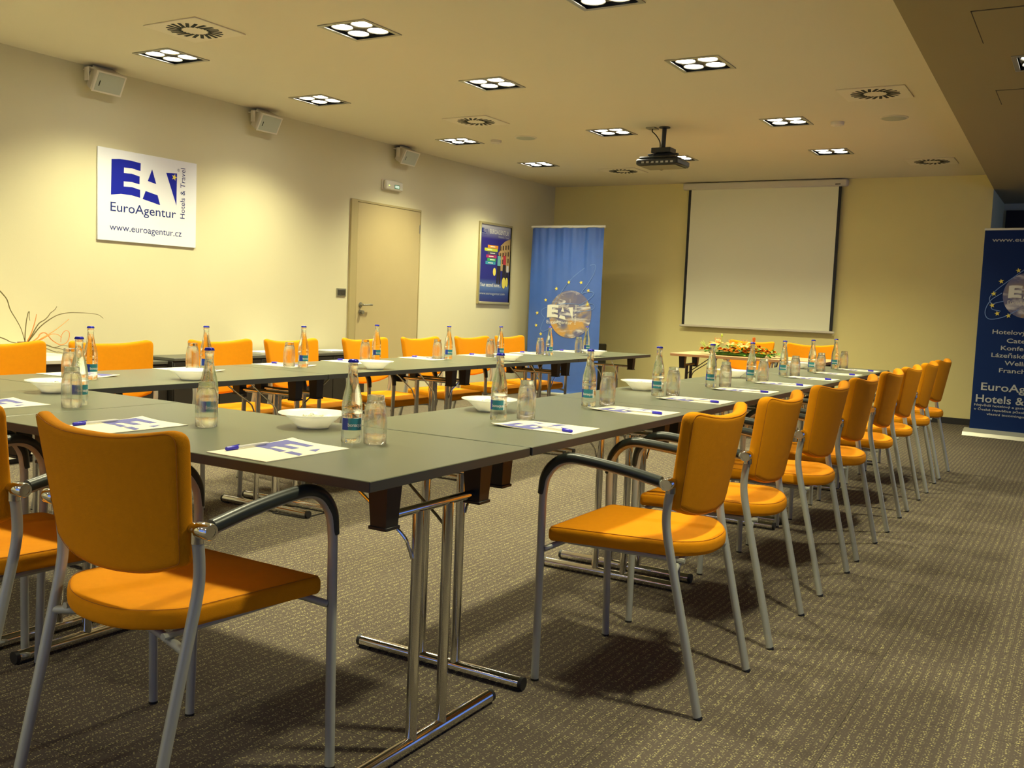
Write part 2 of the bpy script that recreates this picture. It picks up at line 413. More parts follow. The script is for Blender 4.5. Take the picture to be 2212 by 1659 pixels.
def window(x0, x1, y0, y1, z0, z1, along):
    global wi; wi += 1
    mb = MB(); t = .05
    if along == 'y':
        for a, b in ((y0, y0+t), (y1-t, y1), ((y0+y1)/2-t/2, (y0+y1)/2+t/2)): mb.bbox(x0, x1, a, b, z0, z1)
        mb.bbox(x0, x1, y0+t, y1-t, z0, z0+t); mb.bbox(x0, x1, y0+t, y1-t, z1-t, z1)
    else:
        for a, b in ((x0, x0+t), (x1-t, x1), ((x0+x1)/2-t/2, (x0+x1)/2+t/2)): mb.bbox(a, b, y0, y1, z0, z1)
        mb.bbox(x0+t, x1-t, y0, y1, z0, z0+t); mb.bbox(x0+t, x1-t, y0, y1, z1-t, z1)
    o = struct(mb.build('window_%d' % wi, M['alu']))
    g = MB(); xm = (x0+x1)/2; ym = (y0+y1)/2
    if along == 'y': g.box(xm-.003, xm+.003, y0+t, y1-t, z0+t, z1-t)
    else: g.box(x0+t, x1-t, ym-.003, ym+.003, z0+t, z1-t)
    g.build('pane', M['pane'], o, smooth=False)
    # sky portal in the opening
    ld = bpy.data.lights.new('sky_portal', 'AREA'); ld.shape = 'RECTANGLE'; ld.cycles.is_portal = True
    lo = bpy.data.objects.new('sky_portal', ld); COL.objects.link(lo); lo.parent = o
    if along == 'y': ld.size = z1-z0; ld.size_y = y1-y0; lo.location = (x1+.02, ym, (z0+z1)/2); lo.rotation_euler = (0, PI/2, 0)
    else: ld.size = x1-x0; ld.size_y = z1-z0; lo.location = (xm, y0-.02, (z0+z1)/2); lo.rotation_euler = (PI/2, 0, 0)
for a, b in [(-1.5, 2.0)]+W1: window(XR+.03, XR+.10, a, b, *WZ, 'y')
for a, b in RW: window(a, b, YR-.10, YR-.03, .5, 2.3, 'x')

# ceiling with square openings for the lamps and the vents
LX = [-5.60, -3.92, -2.32]; LYY = [-1.3, 2.57, 4.62, 6.12, 8.18, 9.79]; LH = .165  # the first two rows are unseen, added to light the room
holes = [(x-LH, x+LH, y-LH, y+LH) for x in LX for y in LYY]
mb = MB(); XC = -.70
xs = sorted({XL, XC}|{h for a in holes for h in a[:2]}); ys = sorted({YR, YB}|{h for a in holes for h in a[2:]})
for i in range(len(xs)-1):
    for j in range(len(ys)-1):
        cx, cy = (xs[i]+xs[i+1])/2, (ys[j]+ys[j+1])/2
        if any(a < cx < b and c < cy < d for a, b, c, d in holes): continue
        mb.poly([(xs[i], ys[j], ZC), (xs[i], ys[j+1], ZC), (xs[i+1], ys[j+1], ZC), (xs[i+1], ys[j], ZC)])
struct(mb.build('ceiling', M['ceiling'], smooth=False))
# lowered ceiling strip on the right
def ex(y): return -.896-(y-4.763)*.0199
SL = [(-.315, 2.6), (-.315, 6.145)]
sh = [(x-LH, x+LH, y-LH, y+LH) for x, y in SL]
mb = MB(); xs = sorted({-.6, XR}|{h for a in sh for h in a[:2]}); ys = sorted({YR, YD}|{h for a in sh for h in a[2:]})
for i in range(len(xs)-1):
    for j in range(len(ys)-1):
        cx, cy = (xs[i]+xs[i+1])/2, (ys[j]+ys[j+1])/2
        if any(a < cx < b and c < cy < d for a, b, c, d in sh): continue
        mb.poly([(xs[i], ys[j], ZS), (xs[i], ys[j+1], ZS), (xs[i+1], ys[j+1], ZS), (xs[i+1], ys[j], ZS)])
for j in range(len(ys)-1):
    a, b = ys[j], ys[j+1]
    mb.poly([(ex(a), a, ZS), (ex(b), b, ZS), (-.6, b, ZS), (-.6, a, ZS)])
    mb.poly([(ex(a), a, ZS), (ex(b), b, ZS), (ex(b), b, ZC+.02), (ex(a), a, ZC+.02)])
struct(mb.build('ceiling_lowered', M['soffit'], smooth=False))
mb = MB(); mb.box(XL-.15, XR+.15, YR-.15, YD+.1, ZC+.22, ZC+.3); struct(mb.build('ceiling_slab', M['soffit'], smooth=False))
# access panels: thin shadow gaps round plates
def access(x0, x1, y0, y1, lab):
    mb = MB(); mb.box(x0+.006, x1-.006, y0+.006, y1-.006, ZS-.004, ZS)
    mb.m = 1
    for a in ((x0, x1, y0, y0+.006), (x0, x1, y1-.006, y1), (x0, x0+.006, y0, y1), (x1-.006, x1, y0, y1)): mb.box(*a, ZS-.001, ZS)
    tag(mb.build('access_panel', [M['soffit'], M['seam2']], smooth=False), lab, 'access panel', 'access panels in the lowered ceiling')
M['seam2'] = mat('shadow_gap', (.05, .04, .03), .9)
access(-.605, .0, 5.05, 5.65, 'square inspection panel in the lowered ceiling at the upper right corner')
access(-.635, -.15, 6.80, 7.25, 'smaller inspection panel in the lowered ceiling beyond the lamp')
# skirtings
mb = MB(); mb.bbox(XL+.012, XE, YB-.012, YB, 0, .07, .002); struct(mb.build('baseboard_back', M['skirt']))
mb = MB(); mb.bbox(XL, XL+.012, YR, DY0-.07, 0, .07, .002); mb.bbox(XL, XL+.012, DY1+.07, YB, 0, .07, .002); struct(mb.build('baseboard_left', M['skirt']))
# doors
dr = struct(MB().bbox(XL-.03, XL+.008, DY0+.10, DY1-.012, .005, DZ-.012, .003).build('door_1', M['door']))
mb = MB(); mb.bbox(XL-.10, XL+.022, DY0-.015, DY0+.075, 0, DZ+.012, .003); mb.bbox(XL-.10, XL+.010, DY0+.075, DY0+.097, 0, DZ-.012, .001)
mb.bbox(XL-.10, XL+.012, DY1-.010, DY1+.004, 0, DZ+.010, .002); mb.bbox(XL-.10, XL+.012, DY0+.075, DY1-.010, DZ-.010, DZ+.012, .002)
mb.build('door_frame', M['doorframe'], dr)
mb = MB(); c = (XL+.008, 7.70, 1.06); TX = Matrix.Translation(c) @ Matrix.Rotation(PI/2, 4, 'Y')
mb.lathe([(0, 0), (.027, 0), (.027, .008), (.011, .010), (.011, .045), (0, .045)], 20, T=TX)
mb.tube(spline([(c[0]+.04, c[1], c[2]), (c[0]+.048, c[1]+.03, c[2]), (c[0]+.05, c[1]+.10, c[2]+.004), (c[0]+.045, c[1]+.135, c[2]+.004)]), [.009]*12+[.011]*7, 10)
mb.build('door_handle', M['steel'], dr)
mb = MB(); TX = Matrix.Translation((XL+.008, 7.70, .985)) @ Matrix.Rotation(PI/2, 4, 'Y')
mb.lathe([(0, 0), (.025, 0), (.025, .008), (.012, .01), (.012, .02), (.02, .03), (.02, .042), (0, .045)], 20, T=TX); mb.build('lock_knob', M['steel'], dr)
mb = MB()
for z in (1.86, .25): mb.tube([(XL+.012, DY1-.020, z), (XL+.012, DY1-.020, z+.09)], .007, 8)
mb.build('hinge', M['steel'], dr)
d2 = struct(MB().bbox(XE+.03, .75, YD-.03, YD, 0, 2.5, .004).build('door_2', mat('dark_recess_door', (.03, .02, .016), .6)))
MB().tube([(.62, YD-.07, .95), (.62, YD-.07, 1.2)], .012, 10).build('door_handle', M['steel'], d2)

# ================================================================== CEILING FITTINGS
def lamp_unit(name, label, cat, loc, group):
    r = root(name, label, cat, loc, 0, group)
    L = .18
    mb = MB()
    for a in ((-L, L, -L, -LH+.012), (-L, L, LH-.012, L), (-L, -LH+.012, -LH+.012, LH-.012), (LH-.012, L, -LH+.012, LH-.012)): mb.bbox(*a, -.006, -.0005, .001)
    mb.build('frame', M['tray'], r)
    mb = MB(); z0, z1 = 0, .09
    mb.poly([(-LH, -LH, z1), (LH, -LH, z1), (LH, LH, z1), (-LH, LH, z1)])
    for a, b in (((-LH, -LH), (LH, -LH)), ((LH, -LH), (LH, LH)), ((LH, LH), (-LH, LH)), ((-LH, LH), (-LH, -LH))):
        mb.poly([(*a, z0), (*b, z0), (*b, z1), (*a, z1)])
    mb.build('housing', M['inside'], r, smooth=False)
    mb = MB(); pl = round_poly([(-.15, -.085), (-.085, -.15), (.085, -.15), (.15, -.085), (.15, .085), (.085, .15), (-.085, .15), (-.15, .085)], .01, 2)
    mb.prism(pl, lambda a, b, k: Vector((a, b, .018 if k == 0 else .024))); mb.build('lamp_tray', M['tray'], r, smooth=False)
    for sx in (-1, 1):
        for sy in (-1, 1):
            c = (sx*.075, sy*.075, 0)
            hd = MB().lathe([(.061, .05), (.065, .052), (.068, .018), (.066, .004), (.061, .008), (.061, .03)], 28, c, cap=False).build('lamp_head', M['tray'], r)
            MB().lathe([(0, .006), (.03, .004), (.052, .006), (.060, .012), (0, .014)], 28, c).build('reflector', M['lamp'], hd)
    ld = bpy.data.lights.new('spot', 'SPOT'); ld.energy = LAMP_W; ld.color = LAMP_COL; ld.spot_size = math.radians(128); ld.spot_blend = .9; ld.shadow_soft_size = .09
    lo = bpy.data.objects.new('spot', ld); COL.objects.link(lo); lo.parent = r; lo.location = (0, 0, -.012)
    return r
base = None; G = 'square recessed lamps in the main ceiling'
colname = {-5.60: 'the row beside the left wall', -3.92: 'the middle row', -2.32: 'the right row'}
rank = {4.62: 'nearest visible', 6.12: 'second', 8.18: 'third', 9.79: 'farthest', 2.57: 'added unseen overhead', -1.3: 'added behind viewer'}
for x in LX:
    for y in LYY:
        lab = 'square ceiling lamp with four round bulbs, %s in %s' % (rank[y], colname[x]); lab = lab.replace('square ceiling', 'ceiling')
        if base is None: base = lamp_unit('recessed_ceiling_lamp', lab, 'ceiling lamp', (x, y, ZC), G)
        else: dup(base, (x, y, ZC), 0, lab)
def dup_lights():
    pass
for i, (x, y) in enumerate(SL):
    dup(base, (x, y, ZS), 0, ['square lamp in the lowered ceiling, out above the camera', 'square lamp cut by the right picture edge in the lowered ceiling', 'lamp in the lowered ceiling by the windows, nearest', 'lamp in the lowered ceiling by the windows, middle', 'lamp in the lowered ceiling by the windows, farthest'][i], 'square lamps in the lowered ceiling')

def vent(loc, label, G='square swirl vents in the ceiling'):
    r = root('ceiling_vent', label, 'air vent', loc, 0, G)
    MB().bbox(-.23, .23, -.20, .20, -.008, -.0005, .002).build('plate', M['ventp'], r)
    mb = MB(); n = 20
    for k in range(n):
        T = Matrix.Rotation(2*PI*k/n, 4, 'Z') @ Matrix.Translation((.080, 0, 0)) @ Matrix.Rotation(.5, 4, 'Z')
        mb.box(0, .092, -.0105, .0105, -.0095, -.008, T)
    mb.build('slots', M['slot'], r, smooth=False)
    return r
vb = vent((-4.89, 4.21, ZC), 'square swirl air vent nearest, above the left wall sign')
dup(vb, (-4.84, 7.31, ZC), 0, 'square swirl air vent near the middle of the left side')
dup(vb, (-4.86, 10.5, ZC), 0, 'faint square air vent left of the projector near the back wall')
dup(vb, (-1.46, 7.34, ZC), 0, 'square swirl air vent at the right, nearer of the two')
dup(vb, (-1.52, 10.63, ZC), 0, 'square swirl air vent at the right beside the back wall')
def disc(name, loc, r_, label, cat, grp, h):
    mb = MB(); mb.lathe([(0, -h), (r_*.80, -h), (r_*.93, -h*.85), (r_, -h*.3), (r_, -.0005), (0, -.0005)], 32)
    rt = root(name, label, cat, loc, 0, grp); mb.build('housing', M['whitep'], rt)
    return rt
s1 = disc('smoke_detector', (-5.21, 8.24, ZC), .055, 'round white smoke detector left, beside the third left lamp', 'smoke detector', 'smoke detectors', .03)
MB().lathe([(0, -.036), (.026, -.036), (.032, -.029), (0, -.029)], 20).build('sensor', M['whitep'], s1)
dup(s1, (-1.94, 8.33, ZC), 0, 'round white smoke detector right, beside the third right lamp')
s2 = disc('ceiling_speaker', (-4.84, 8.19, ZC), .11, 'flat round ceiling loudspeaker on the left side', 'loudspeaker', 'flush ceiling loudspeakers', .008)
MB().lathe([(0, -.0095), (.092, -.0095), (.095, -.0078), (0, -.0078)], 32).build('grille', M['grille'], s2)
dup(s2, (-1.49, 8.28, ZC), 0, 'flat round ceiling loudspeaker on the right side')

# wall speakers
def wall_speaker(y, label):
    r = root('wall_speaker', label, 'loudspeaker', (XL, y, 2.62), 0, 'loudspeakers under the ceiling on the left wall')
    T = Matrix.Translation((.15, 0, -.005)) @ Matrix.Rotation(math.radians(28), 4, 'Y')
    fr = [(-.115, -.06), (-.115, .06), (-.08, .072), (.0, .075), (.0, -.075), (-.08, -.072)]
    mb = MB()
    out = round_poly([(-.125, -.085), (.0, -.125), (.0, .125), (-.125, .085)], .03)
    mb.prism(out, lambda a, b, k: T @ Vector((a, b, -.075 if k == 0 else .075)))
    mb.build('body', M['whitep'], r)
    MB().bbox(.0, .010, -.125, .125, -.080, .080, .004, T).build('bezel', M['whitep'], r)
    g = MB().bbox(.0102, .013, -.108, .108, -.066, .066, .001, T).build('grille', M['grille'], r)
    MB().box(.0132, .0145, -.085, -.078, -.03, .01, T).build('badge', M['slot'], g)
    mb = MB(); mb.bbox(.001, .012, -.05, .05, -.03, .085, .003); mb.bbox(.012, .13, -.115, .115, .078, .086, .002)
    mb.bbox(.08, .13, -.150, -.146, -.01, .086, .001); mb.bbox(.08, .13, .146, .150, -.01, .086, .001)
    mb.bbox(.08, .13, -.150, .150, .080, .086, .001)
    mb.build('bracket', M['whitep'], r)
    return r
ws = wall_speaker(4.635, 'white loudspeaker under the ceiling above the white sign')
dup(ws, (XL, 6.24, 2.615), 0, 'white loudspeaker under the ceiling between the sign and the door')
dup(ws, (XL, 8.27, 2.62), 0, 'white loudspeaker under the ceiling above the door')

# projector
r = root('projector', 'black projector hanging from the ceiling in front of the screen', 'projector', (-3.37, 8.1, ZC))
MB().lathe([(0, -.008), (.05, -.008), (.05, -.0005), (0, -.0005)], 24).build('ceiling_plate', M['proj'], r)
MB().tube([(0, 0, -.008), (-.005, 0, -.185)], .020, 14).build('pole', M['proj'], r)
mb = MB(); mb.bbox(-.09, .09, -.07, .07, -.23, -.185, .004); mb.bbox(-.14, .14, -.02, .02, -.245, -.23, .003); mb.tube([(-.13, 0, -.24), (-.13, 0, -.275)], .006, 8); mb.tube([(.13, 0, -.24), (.13, 0, -.275)], .006, 8)
mb.build('mount', M['proj'], r)
mb = MB(); mb.bbox(-.195, .195, -.15, .15, -.345, -.29, .012); mb.bbox(-.175, .165, -.135, .13, -.29, -.268, .01)
bd = mb.build('body', M['proj'], r)
MB().bbox(-.17, .17, -.125, .125, -.352, -.3455, .002).build('base_cover', mat('projector_cover', (.25, .22, .13), .5), bd)
mb = MB()
for k in range(7): mb.box(-.14+k*.045, -.115+k*.045, -.152, -.1495, -.33, -.315)
mb.build('sockets', M['steel'], bd, smooth=False)
MB().tube([(-.08, .149, -.315), (-.08, .17, -.315)], .035, 20).build('lens', M['slot'], bd)
MB().bbox(-.16, -.075, -.05, .05, -.012, -.0005, .002).build('socket_plate', M['steel'], r)
mb = MB(); mb.tube(spline([(-.115, 0, -.012), (-.11, -.01, -.035), (-.07, -.02, -.07), (-.03, -.02, -.13), (-.03, -.022, -.2), (-.05, -.09, -.25), (-.05, -.155, -.32)]), .005, 8)
mb.build('cable', M['blackp'], r)

# screen
r = root('projection_screen', 'large white roller projection screen on the back wall', 'projection screen', (-3.55, YB, 0))
MB().bbox(-1.01, .99, -.10, -.015, 2.648, 2.73, .012).build('housing', M['whitep'], r)
MB().bbox(-.94, .93, -.0605, -.059, .965, 2.65, .0005).build('border', M['screenb'], r)
MB().bbox(-.905, .895, -.0625, -.061, .965, 2.65, .0005).build('cloth', M['screen'], r)
MB().bbox(-.965, .955, -.073, -.050, .937, .965, .006).build('bottom_bar', M['whitep'], r)
MB().box(.86, .92, -.1015, -.1001, 2.665, 2.675).build('badge', M['slot'], r)
mb = MB(); mb.bbox(-1.012, -.985, -.015, -.0005, 2.66, 2.72, .002); mb.bbox(.965, .992, -.015, -.0005, 2.66, 2.72, .002); mb.build('bracket', M['whitep'], r)

# ================================================================== LEFT WALL ITEMS
def on_left(y0, z0, d):  # board coordinates -> wall
    return lambda u, v: Vector((d, u, v))
r = root('wall_sign', 'white square sign board with blue emblem on the left wall', 'sign', (XL, 4.645, 1.487))
MB().bbox(.004, .016, 0, .925, 0, .688, .002).build('board', M['white'], r)
f = on_left(0, 0, .0168)
def sub(mb, name, m, parent, **k): return mb.build(name, m, parent, smooth=False, **k)
mb = MB(); logo(mb, 0, 0, 1, f, text=False, tagline=False); sub(mb, 'emblem', M['blue'], r)
mb = MB(); put_text(mb, 'EuroAgentur', .110, .2235, width=.609, height=.070, f=f, bold=.004); sub(mb, 'company_lettering', M['darkblue'], r)
mb = MB(); put_text(mb, 'Hotels & Travel', .806, .228, width=.404, height=.046, f=f, rot=1); put_text(mb, '®', .728, .600, width=.022, f=f); sub(mb, 'side_lettering', M['darkblue'], r)
mb = MB(); put_text(mb, 'www.euroagentur.cz', .104, .080, width=.673, height=.052, f=f); sub(mb, 'web_lettering', M['darkblue'], r)
mb = MB(); mb.poly([Vector((.0172, u, v)) for u, v in star_pts(.698, .5487, .028, -.25)]); sub(mb, 'star', M['yellow'], r)

r = root('light_switch', 'dark double light switch plate left of the door', 'light switch', (XL, 7.34, 1.137))
MB().bbox(.0005, .010, 0, .135, 0, .08, .002).build('plate', M['steel'], r)
for k in range(2): MB().bbox(.010, .014, .012+k*.056, .066+k*.056, .014, .066, .002).build('rocker', mat('switch_rocker_%d' % k, (.05, .045, .035), .4), r)

r = root('emergency_light', 'small white emergency exit light box above the door', 'emergency light', (XL, 7.99, 2.262))
MB().bbox(.0005, .02, 0, .31, 0, .105, .004).build('base', M['whitep'], r)
MB().bbox(.02, .06, .01, .30, .005, .10, .012).build('cover', M['diff'], r)
e = MB().box(.0605, .0615, .15, .235, .022, .062).build('exit_panel', M['green'], r)
MB().box(.0616, .062, .158, .227, .029, .055).build('lit_field', M['exitw'], e)
MB().lathe([(0, 0), (.006, 0), (.006, .004), (0, .004)], 12, T=Matrix.Translation((.060, .06, .045)) @ Matrix.Rotation(PI/2, 4, 'Y')).build('indicator', M['led'], r)

r = root('framed_poster', 'tall narrow framed blue hotel advertising poster on the left wall', 'poster', (XL, 9.872, 1.118))
PW, PH = .758, .995; t = .028
mb = MB(); mb.bbox(.0005, .03, 0, t, 0, PH, .004); mb.bbox(.0005, .03, PW-t, PW, 0, PH, .004); mb.bbox(.0005, .03, t, PW-t, 0, t, .004); mb.bbox(.0005, .03, t, PW-t, PH-t, PH, .004)
mb.build('frame', M['gold'], r)
def poster_mat():
    m = bpy.data.materials.new('poster_print'); m.use_nodes = True; nt = m.node_tree; b = nt.nodes['Principled BSDF']; b.inputs['Roughness'].default_value = .3
    tc = nt.nodes.new('ShaderNodeTexCoord'); sp = nt.nodes.new('ShaderNodeSeparateXYZ'); rp = nt.nodes.new('ShaderNodeValToRGB')
    nt.links.new(tc.outputs['Generated'], sp.inputs[0]); nt.links.new(sp.outputs[2], rp.inputs[0])
    el = rp.color_ramp.elements; el[0].color = (.03, .03, .17, 1); el[1].color = (.60, .60, .66, 1)
    for p, c in ((.12, (.05, .09, .30)), (.2, (.12, .20, .42)), (.3, (.03, .03, .22)), (.82, (.035, .025, .22)), (.90, (.20, .20, .36))):
        x = el.new(p); x.color = (*c, 1)
    nt.links.new(rp.outputs[0], b.inputs['Base Color']); return m
sh_ = MB().box(.008, .012, t, PW-t, t, PH-t).build('sheet', poster_mat(), r, smooth=False)
f = lambda u, v: Vector((.0128, u, v))
mb = MB(); logo(mb, .03, .795, .20, f, tagline=False); sub(mb, 'emblem', M['darkblue'], r)
mb = MB(); put_text(mb, 'EUROAGENTUR', .235, .865, width=.45, height=.055, f=f, bold=.012); put_text(mb, 'Your second home...', .055, .215, width=.48, height=.045, f=f, bold=.012)
sub(mb, 'headline', M['bwhite'], r)
mb = MB(); put_text(mb, 'Hotels & Travel', .44, .825, width=.25, height=.028, f=f); put_text(mb, 'www.euroagentur.com', .05, .115, width=.59, height=.032, f=f)
sub(mb, 'small_lettering', M['bgrey'], r)
cols = [(.80, .32, .02), (.55, .62, .04), (.07, .07, .12), (.45, .03, .15), (.05, .40, .10), (.05, .30, .45)]
for k, c in enumerate(cols):
    u0 = [.20, .13, .20, .17, .20, .16][k]; v = .705-k*.040
    MB().box(.0126, .0132, u0, .44-k*.010, v-.017, v+.019).build('colour_bar', mat('poster_bar_%d' % k, c, .5), r, smooth=False)
    MB().box(.0133, .0138, u0+.06, u0+.17, v-.004, v+.006).build('caption', M['bwhite'], r, smooth=False)
mb = MB(); mb.prism([(.47, .60), (.50, .73), (.60, .79), (.73, .83), (.73, .42), (.47, .42)], lambda a, b, k: Vector((.0127 if k == 0 else .0134, a, b)))
mb.m = 1
for i in range(4):
    for j in range(3):
        u = .485+i*.062; v = .50+j*.085+i*.008
        mb.box(.0135, .0139, u, u+.032, v, v+.055)
sub(mb, 'facade_picture', [mat('poster_facade', (.50, .34, .14), .6), mat('poster_windows', (.10, .06, .03), .6)], r)
def pposter(u, v, s, top, name):
    mb = MB(); mb.m = 0; mb.prism(star_pts(0, 0, .001)[:0] or [(u+.018*s*math.cos(a*PI/5), v+.20*s+.022*s*math.sin(a*PI/5)) for a in range(10)], lambda a, b, k: Vector((.014 if k == 0 else .0146, a, b)))
    mb.m = 1; mb.prism([(u-.03*s, v+.175*s), (u+.03*s, v+.175*s), (u+.035*s, v+.07*s), (u-.03*s, v+.07*s)], lambda a, b, k: Vector((.0142 if k == 0 else .0148, a, b)))
    mb.m = 2; mb.prism([(u-.03*s, v+.07*s), (u+.035*s, v+.07*s), (u+.045*s, v-.13*s), (u+.01*s, v-.13*s), (u, v), (u-.01*s, v-.13*s), (u-.04*s, v-.12*s)], lambda a, b, k: Vector((.0141 if k == 0 else .0147, a, b)))
    sub(mb, name, [mat('poster_skin', (.45, .24, .12), .6), top, mat('poster_trousers', (.03, .025, .03), .6)], r)
pposter(.47, .40, 1.15, mat('poster_top_teal', (.15, .42, .45), .6), 'shopper_picture')
pposter(.60, .42, 1.1, mat('poster_top_red', (.50, .04, .06), .6), 'shopper_picture')
pposter(.68, .35, .8, mat('poster_top_white', (.6, .6, .6), .6), 'shopper_picture')
for u, v, a, b in ((.37, .40, .035, .05), (.60, .27, .045, .07), (.67, .28, .03, .06)):
    mb = MB(); mb.prism([(u+a*math.cos(k*PI/6), v+b*math.sin(k*PI/6)) for k in range(12)], lambda x, y, k: Vector((.0149 if k == 0 else .0155, x, y)))
    sub(mb, 'shopping_bag_picture', M['yellow'], r)

# dark low cabinets along the left wall
def cabinet(y0, y1, x1, z, label):
    r = root('low_cabinet', label, 'cabinet', (XL+.013, y0, 0), 0, 'dark low cabinets along the left wall'); w_ = x1-XL-.013; L = y1-y0
    MB().bbox(0, w_-.02, .0, L, .0, z-.025, .003).build('body', M['dark'], r)
    MB().bbox(0, w_, -.0, L, z-.025, z, .003).build('top', M['darktop'], r)
    n = max(2, round(L/.5))
    for k in range(n):
        d = MB().bbox(w_-.0195, w_-.003, L*k/n+.004, L*(k+1)/n-.004, .05, z-.035, .002).build('door', M['dark'], r)
        MB().tube([(w_+.006, L*(k+.5)/n-.04, z-.09), (w_+.006, L*(k+.5)/n+.04, z-.09)], .004, 8).build('handle', M['dark'], d)
cabinet(4.24, 5.07, -6.14, .582, 'dark low cabinet between the slatted white cabinet and the longer dark one')
cabinet(5.08, 7.38, -6.08, .607, 'long dark low cabinet against the left wall beside the door')
r = root('slatted_cabinet', 'white topped low cabinet with slatted front behind the left chairs', 'cabinet', (XL+.013, 2.3, 0)); w_ = .70; L = 1.93
MB().bbox(0, w_-.02, 0, L, .06, .625, .003).build('body', M['dark'], r)
MB().bbox(0, w_, 0, L, .625, .65, .003).build('top', M['slat'], r)
MB().bbox(.02, w_-.05, .01, L-.01, 0, .06, .003).build('plinth', M['blackp'], r)
mb = MB()
for k in range(17): mb.bbox(w_-.019, w_-.008, .02, L-.02, .072+k*.022, .083+k*.022, .001)
mb.bbox(w_-.0195, w_-.004, .02, L-.02, .038, .064, .001)
mb.build('slat_panel', M['slat'], r)
# papers and flat white boxes on the long cabinet
def flatbox(y0, y1, x0, x1, z, h_, label):
    mb = MB(); mb.bbox(x0, x1, y0, y1, z, z+h_, .002); mb.m = 1; mb.bbox(x0-.0005, x1+.002, y0-.001, y1+.001, z+h_, z+h_+.004, .001)
    tag(mb.build('document_stack', [M['slat'], M['white']]), label, 'papers', 'white paper stacks on the long dark cabinet')
flatbox(6.06, 6.62, -6.36, -6.14, .607, .016, 'white stack of papers on the dark cabinet, between third and fourth left chairs')
flatbox(6.95, 7.22, -6.34, -6.13, .607, .010, 'thin white papers on the dark cabinet end near the door')
# dry twigs
r = root('dried_twig_arrangement', 'dried twigs with curly orange stems in a vase by the left wall', 'plant', (0, 0, 0))
r.location = (-6.15, 3.9, .65)
MB().lathe([(0, 0), (.05, 0), (.075, .03), (.07, .06), (.045, .085), (.05, .095), (.043, .095), (.036, .083), (0, .08)], 24).build('vase', M['vase'], r)
TW = {
'a': [(3.726, 1.087), (3.755, 1.057), (3.78, 1.022), (3.8, .96), (3.84, .893), (3.871, .835), (3.894, .762), (3.899, .73)],
'b': [(3.899, .73), (3.899, .786), (3.907, .874), (3.92, .938), (3.93, .948), (3.927, .918), (3.934, .889)],
'c': [(3.905, .732), (3.943, .786), (3.99, .865), (4.033, .894), (4.059, .919), (4.076, .942), (4.108, .965), (4.123, .988)],
'd': [(3.908, .731), (3.953, .781), (4.011, .845), (4.086, .897), (4.152, .93), (4.23, .945), (4.309, .946), (4.396, .943), (4.467, .933), (4.507, .908)],
'e': [(3.725, .778), (3.764, .763), (3.799, .746), (3.86, .735), (3.885, .73)],
'f': [(3.91, .742), (3.943, .806), (3.969, .889), (3.978, .933)],
'g': [(3.92, .729), (3.99, .768), (4.011, .795), (4.038, .806), (4.065, .797), (4.097, .76), (4.141, .731), (4.169, .721), (4.202, .728), (4.225, .748), (4.237, .784), (4.233, .809), (4.213, .82), (4.191, .809), (4.173, .779), (4.17, .739)],
'h': [(3.90, .73), (4.0, .755), (4.065, .785), (4.097, .797), (4.136, .794), (4.169, .774)],
'i': [(3.915, .732), (3.964, .745), (4.033, .78), (4.097, .815), (4.152, .852), (4.216, .901)],
'j': [(3.91, .735), (4.05, .725), (4.109, .705), (4.141, .706), (4.18, .716), (4.23, .71)],
'k': [(3.91, .735), (4.05, .72), (4.108, .702), (4.152, .696), (4.197, .68), (4.231, .671)],
'l': [(3.91, .735), (4.04, .70), (4.109, .675), (4.141, .672), (4.169, .665), (4.18, .66)]}
for i, (k, l) in enumerate(TW.items()):
    pts = spline([((i % 3-1)*.012*min(1, abs(y-3.9)*6), y-3.9, z-.65) for y, z in l], 4)
    n = len(pts); MB().tube(pts, [.0042-.0025*a/n for a in range(n)], 6).build('twig', M['twigo'] if k in 'fghi' else M['twig'], r)

# ================================================================== BANNERS
def banner_art(r, W, f, gx, gy, gr, lk, orbit, stars, startilt=.2):
    g = MB(); g.prism([(gx+gr*math.cos(a*PI/24), gy+gr*math.sin(a*PI/24)) for a in range(48)], lambda a, b, k: f(a, b)+Vector((0, -.0012 if k else -.0006, 0)))
    sub(g, 'globe_print', M['globe'], r)
    mb = MB()
    for o in orbit:
        pts = spline([(*f(a, b),) for a, b in o], 6); pts = [p+Vector((0, -.0036, 0)) for p in pts]
        n = len(pts)
        for i in range(n-1):
            d = (pts[i+1]-pts[i]); s_ = Vector((-d.z, 0, d.x)).normalized()*.0035
            mb.poly([pts[i]-s_, pts[i+1]-s_, pts[i+1]+s_, pts[i]+s_])
    sub(mb, 'orbit_lines', M['orbit'], r)
    mb = MB()
    for a, b in stars:
        mb.poly([f(*p)+Vector((0, -.0044, 0)) for p in star_pts(a, b, .026, startilt)])
    sub(mb, 'stars', M['yellow'], r)
    mb = MB(); lf = lambda a, b: f(a, b)+Vector((0, -.0052, 0))
    logo(mb, lk[0]-.113*lk[2], lk[1]-.2235*lk[2], lk[2], lf)
    sub(mb, 'emblem', M['bwhite'], r)
